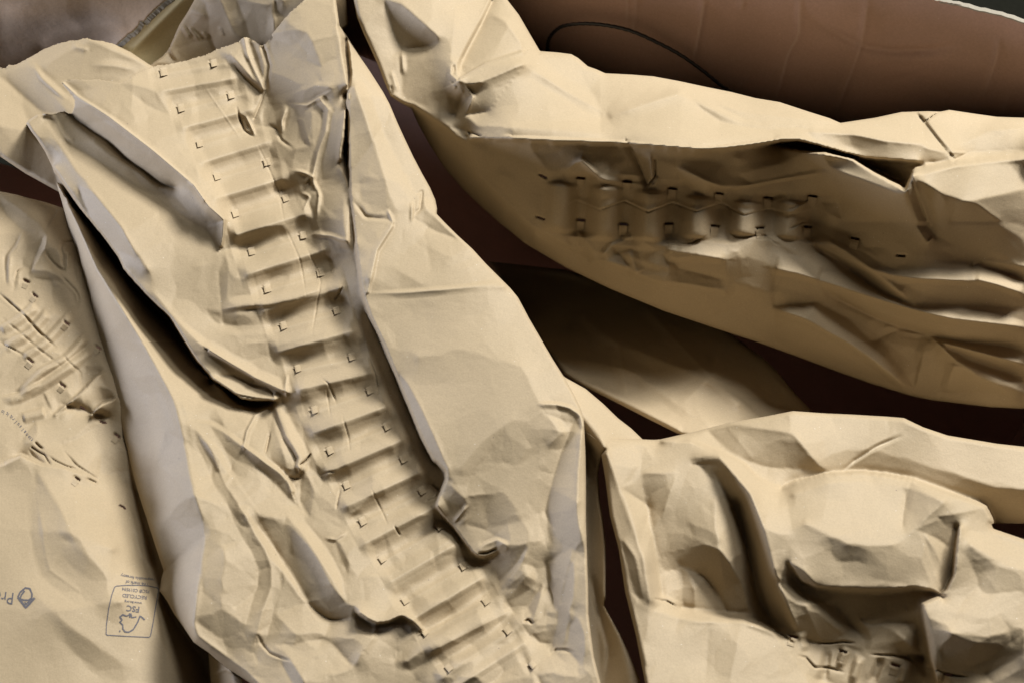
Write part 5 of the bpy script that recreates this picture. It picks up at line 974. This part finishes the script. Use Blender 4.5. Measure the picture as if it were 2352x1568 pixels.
# ---- the crimped ribs
LC = [(375, 165), (415, 248), (458, 330), (498, 405), (540, 490), (577, 577), (613, 662), (650, 747), (683, 845), (721, 940), (757, 1033), (795, 1112), (832, 1195), (877, 1282), (930, 1377), (975, 1450), (1030, 1532)]
RC = [(490, 145), (530, 218), (566, 296), (612, 372), (655, 455), (695, 540), (735, 625), (772, 713), (807, 818), (848, 895), (888, 977), (926, 1052), (968, 1125), (1008, 1207), (1063, 1298), (1115, 1378), (1165, 1445), (1222, 1525)]
RB = RC[:2]+RC[2:]
for i, (a, b) in enumerate(zip(LC, RB)):
    dx, dy = b[0]-a[0], b[1]-a[1]; L_ = math.hypot(dx, dy); ux, uy = dx/L_, dy/L_
    e0, e1 = (40, 38) if 2 < i < 12 else (32, 32)
    amp = (1.5, 1.8, 2.0, 2.8, 3.3, 3.5, 3.5, 3.3, 2.7, 2.6, 2.7, 2.7, 2.6, 2.6, 2.6, 2.5, 2.4)[i]*rng.uniform(.85, 1.15); e0 += rng.uniform(-8, 10); e1 += rng.uniform(-8, 10)
    s.nocap = True
    if i+1 < len(LC):
        c, d = LC[i+1], RB[i+1]; pit = math.hypot(c[0]-a[0], c[1]-a[1]); px_, py_ = (c[0]-a[0]+d[0]-b[0])/2, (c[1]-a[1]+d[1]-b[1])/2
    def rung(f_, e): return [(a[0]+px_*f_-ux*e0*e, a[1]+py_*f_-uy*e0*e), (a[0]+px_*f_, a[1]+py_*f_), (b[0]+px_*f_, b[1]+py_*f_), (b[0]+px_*f_+ux*e1*e, b[1]+py_*f_+uy*e1*e)]
    s.fold(rung(.45, 1.0), amp, pit*.5, pit*.45, p=0, taper='soft'); s.fold(rung(.52, .85), 1.0, 11, 13, p=1.2, taper='soft'); s.fold(rung(.08, .8), .8, 12, 12, p=1.3, taper='soft'); s.fold(rung(.28, .8), -.6, 15, 15, p=0, taper='soft')
    s.fold(rung(-.05, .9), -amp, pit*.5, pit*.5, p=0, taper='soft')
    s.nocap = False
# thin cracks along the middle of the strip
for pts, a_ in (([(590, 330), (612, 375), (640, 440), (655, 520)], -.8), ([(655, 520), (690, 600), (705, 690)], -.6), ([(700, 560), (738, 640), (715, 780)], -.7), ([(735, 865), (755, 880), (775, 930)], -1.2), ([(750, 890), (760, 960)], -.8), ([(785, 950), (800, 1000), (805, 1040)], -.8), ([(850, 1115), (885, 1190), (892, 1210)], -.9), ([(905, 1205), (920, 1230)], -1.8), ([(470, 200), (560, 330)], .4), ([(845, 815), (862, 860), (868, 900)], -1)):
    s.fold(pts, a_, 3, 3.5)
f('R4', [(180, 850), (260, 840), (700, 660), (780, 830), (500, 1080), (230, 930)], .0, 4)
slA = [(x, y, -14 + (-2)*(max(0, i-6))*1.2) for i, (x, y) in enumerate(LC)] + [(x, y, -14 + (-2)*(max(0, i-6))*1.2) for i, (x, y) in enumerate(RC) if i not in (2,)]
slits(s, slA, size=13, kind='left', w=1.3)
AS = [[(880, 540), (1200, 700), (1300, 900), (1040, 1080), (860, 700)], [(130, 400), (300, 420), (560, 700), (480, 860), (300, 620)]]
AR = [[(620, 120), (790, 120), (820, 620), (700, 640), (560, 260)], [(350, 900), (760, 1100), (1300, 1250), (1345, 1560), (480, 1540)]]
s.crumple(80, .22, 1.8, 16, AS, AR, .3, 1.35); s.crumple(36, .16, 1.2, 116, AS, AR, .2, 1.35)
s.free = [[(140, 188), (175, 183), (228, 183), (262, 190), (290, 187), (325, 165), (345, 157), (380, 149), (430, 139), (470, 127), (515, 108), (562, 86), (603, 108), (628, 90), (650, 48), (700, 0)], [(110, 262), (148, 256), (166, 262), (173, 232), (140, 188)]]
s.fcell = (46, .8, 27); s.nofac = [[(a[0]-38, a[1]) for a in LC]+[(b[0]+30, b[1]) for b in RC[::-1]]]
s.build('sheet', KRAFT, pa, roll=7, rolldepth=4, skirt=200, jag=.65)
tabs(s, pa, [(x+1, y, d+rng.uniform(-4, 4)) for (x, y, d) in slA], size=15, kind='left')
# ------------------------------------------------------------------ black cord
def tube(name, pts, r, mat, parent=None, sides=10):
    pts = [Vector(p) for p in pts]; V = []; F = []
    up = Vector((0, 0, 1))
    for i, p in enumerate(pts):
        t = (pts[min(i+1, len(pts)-1)]-pts[max(i-1, 0)]).normalized(); a = t.cross(up).normalized(); b = a.cross(t)
        for q in range(sides):
            th = 2*math.pi*q/sides; rr = r*(1+.12*math.sin(i*1.9+q*.6))
            V.append(p+a*math.cos(th)*rr+b*math.sin(th)*rr)
    for i in range(len(pts)-1):
        for q in range(sides): F.append([i*sides+q, i*sides+(q+1) % sides, (i+1)*sides+(q+1) % sides, (i+1)*sides+q])
    return make_mesh(name, V, F, mat, parent)
cp = [(1262, 140, 0), (1257, 112, 10), (1262, 88, 22), (1280, 68, 32), (1305, 58, 38), (1350, 55, 42), (1400, 60, 44), (1450, 72, 42), (1505, 96, 38), (1560, 125, 30), (1610, 160, 20), (1650, 192, 10), (1680, 214, 0), (1720, 245, -16)]
def smooth_path(P, n=10):
    P = np.array(P, float); out_ = []
    for i in range(len(P)-1):
        p0, p1, p2, p3 = P[max(i-1, 0)], P[i], P[i+1], P[min(i+2, len(P)-1)]
        for t in np.arange(n)/n:
            out_.append(.5*((2*p1)+(-p0+p2)*t+(2*p0-5*p1+4*p2-p3)*t*t+(-p0+3*p1-3*p2+p3)*t**3))
    return out_
c = tube('black_cord', [at_plane(p[0], p[1], 6+p[2]*.25, w1, WN) for p in smooth_path(cp)], .0014, CORD)
c['label'] = 'thin black cord looping up against the creased brown box wall'; c['category'] = 'cord'

# ------------------------------------------------------------------ printing on the lower left pad
def flat_to_sheet(name, V2, F, lift=.18):
    """V2 in drawing units laid on the printed sheet, a hair above it"""
    V2 = np.array(V2, float); h = PE.sample(V2[:, 0], V2[:, 1])
    P = at(V2[:, 0], V2[:, 1], h+lift)
    me = bpy.data.meshes.new(name); me.from_pydata([tuple(p) for p in P], [], F); me.materials.append(INK)
    o = bpy.data.objects.new(name, me); SC.collection.objects.link(o); o.parent = pe
    return o
class Ink:
    def __init__(s): s.V = []; s.F = []
    def stroke(s, pts, w, n=4, closed=False):
        P = list(pts)+([pts[0]] if closed else [])
        Q = []
        for a, b in zip(P[:-1], P[1:]):
            m = max(1, int(math.hypot(b[0]-a[0], b[1]-a[1])/2.0))
            Q += [(a[0]+(b[0]-a[0])*t/m, a[1]+(b[1]-a[1])*t/m) for t in range(m)]
        Q.append(P[-1]); k = len(s.V)
        for i, p in enumerate(Q):
            a = Q[max(0, i-1)]; b = Q[min(len(Q)-1, i+1)]; dx, dy = b[0]-a[0], b[1]-a[1]; L_ = math.hypot(dx, dy)+1e-9
            ww = w*rng.uniform(.8, 1.1)/2
            s.V += [(p[0]-dy/L_*ww, p[1]+dx/L_*ww), (p[0]+dy/L_*ww, p[1]-dx/L_*ww)]
            if i: s.F.append((k+2*i-2, k+2*i-1, k+2*i+1, k+2*i))
    def text(s, body, origin, size, deg, squash=1.0, curve=0.0, bold=0.0):
        cu = bpy.data.curves.new('t', 'FONT'); cu.body = body; cu.size = 1; cu.align_x = 'CENTER'; cu.resolution_u = 2; cu.offset = bold
        o = bpy.data.objects.new('t', cu); SC.collection.objects.link(o); dg = bpy.context.evaluated_depsgraph_get()
        me = bpy.data.meshes.new_from_object(o.evaluated_get(dg)); k = len(s.V); ca, sa = math.cos(R(deg)), math.sin(R(deg))
        for v in me.vertices:
            x = v.co.x*size*squash; y = -v.co.y*size + curve*x*x
            s.V.append((origin[0]+x*ca-y*sa, origin[1]+x*sa+y*ca))
        for p in me.polygons: s.F.append(tuple(k+i for i in p.vertices))
        bpy.data.objects.remove(o); bpy.data.curves.remove(cu); bpy.data.meshes.remove(me)
TL['W'] = (0, 1263.3, .17103)          # source 0,2200 x 700 wide
k = Ink()
k.stroke(T('W', [(1540, 490), (1565, 475), (1700, 465), (1850, 465), (2000, 475), (2110, 500), (2130, 515), (2125, 560), (2090, 760), (2050, 1000), (2020, 1150), (2000, 1165), (1700, 1150), (1440, 1135), (1425, 1120), (1430, 1000), (1460, 780), (1500, 600)]), 2.3, closed=True)
# tree with tick
k.stroke(T('W', [(1945, 930), (1900, 890), (1870, 880)]), 4); k.stroke(T('W', [(1880, 880), (1850, 960), (1790, 1060), (1730, 1095), (1680, 1090), (1650, 1050), (1650, 1000), (1610, 960), (1640, 930), (1610, 890), (1650, 860), (1700, 880)]), 3.6)
k.stroke(T('W', [(1700, 880), (1760, 850), (1770, 900), (1830, 890)]), 3.4); k.stroke(T('W', [(1740, 840), (1745, 900)]), 3.2); k.stroke(T('W', [(1600, 1075), (1616, 1088)]), 4)
k.text('FSC', T('W', [(1790, 745)])[0], 19, 187, 1.0, bold=.02)
k.text('www.fsc.org', T('W', [(1790, 680)])[0], 7.5, 186, 1.05, bold=.02)
k.text('RECYCLED', T('W', [(1810, 595)])[0], 11.5, 186, 1.02, bold=.02)
k.text('FSC® C019594', T('W', [(1825, 515)])[0], 10.5, 186, .95, .0006, bold=.02)
k.text('The mark of', T('W', [(1845, 420)])[0], 10.5, 188, 1.0, .0006, bold=.02)
k.text('responsible forestry', T('W', [(1850, 352)])[0], 9.6, 188, 1.0, .0012, bold=.02)
flat_to_sheet('printed_emblem', k.V, k.F)
k = Ink()
k.text('Pregis', (T('W', [(190, 540)])[0][0]-38, T('W', [(190, 540)])[0][1]), 40, 187, .82)
k.stroke(T('W', [(240, 625), (270, 560), (340, 500), (400, 510), (430, 580), (425, 640), (380, 665), (320, 665), (270, 650), (285, 600), (330, 540)]), 4.2)
k.stroke(T('W', [(240, 625), (345, 765), (390, 720), (465, 635)]), 5.5); k.stroke(T('W', [(330, 690), (350, 720), (430, 640)]), 3.5)
flat_to_sheet('printed_emblem', k.V, k.F)
# line of small print that curves across the crimped strip
k = Ink()
word = 'bei Rissen nicht mehr nutzbar'
path = T('U', [(-260, 330), (0, 395), (100, 440), (180, 495), (250, 580), (310, 640), (380, 720), (440, 800), (520, 870)])
seg = [0]
for a, b in zip(path[:-1], path[1:]): seg.append(seg[-1]+math.hypot(b[0]-a[0], b[1]-a[1]))
pos = seg[-1]-4
for ch in 'tional sul riciclo della carta'[:30]:
    if pos < 2: break
    i = max(0, min(len(path)-2, int(np.searchsorted(seg, pos, side='right')-1))); t = (pos-seg[i])/(seg[i+1]-seg[i])
    a, b = path[i], path[i+1]; p = (a[0]+(b[0]-a[0])*t, a[1]+(b[1]-a[1])*t)
    if ch != ' ': k.text(ch, (p[0]+3, p[1]-3), 12.5, 180+math.degrees(math.atan2(b[1]-a[1], b[0]-a[0])), .8, bold=.01)
    pos -= {'i': 4.2, 'l': 4.2, ' ': 4.5, 't': 5.0, 'r': 5.2}.get(ch, 7.4)
flat_to_sheet('printed_line', k.V, k.F)
for o in SC.objects:
    if o.type == 'LIGHT': o.visible_glossy = True
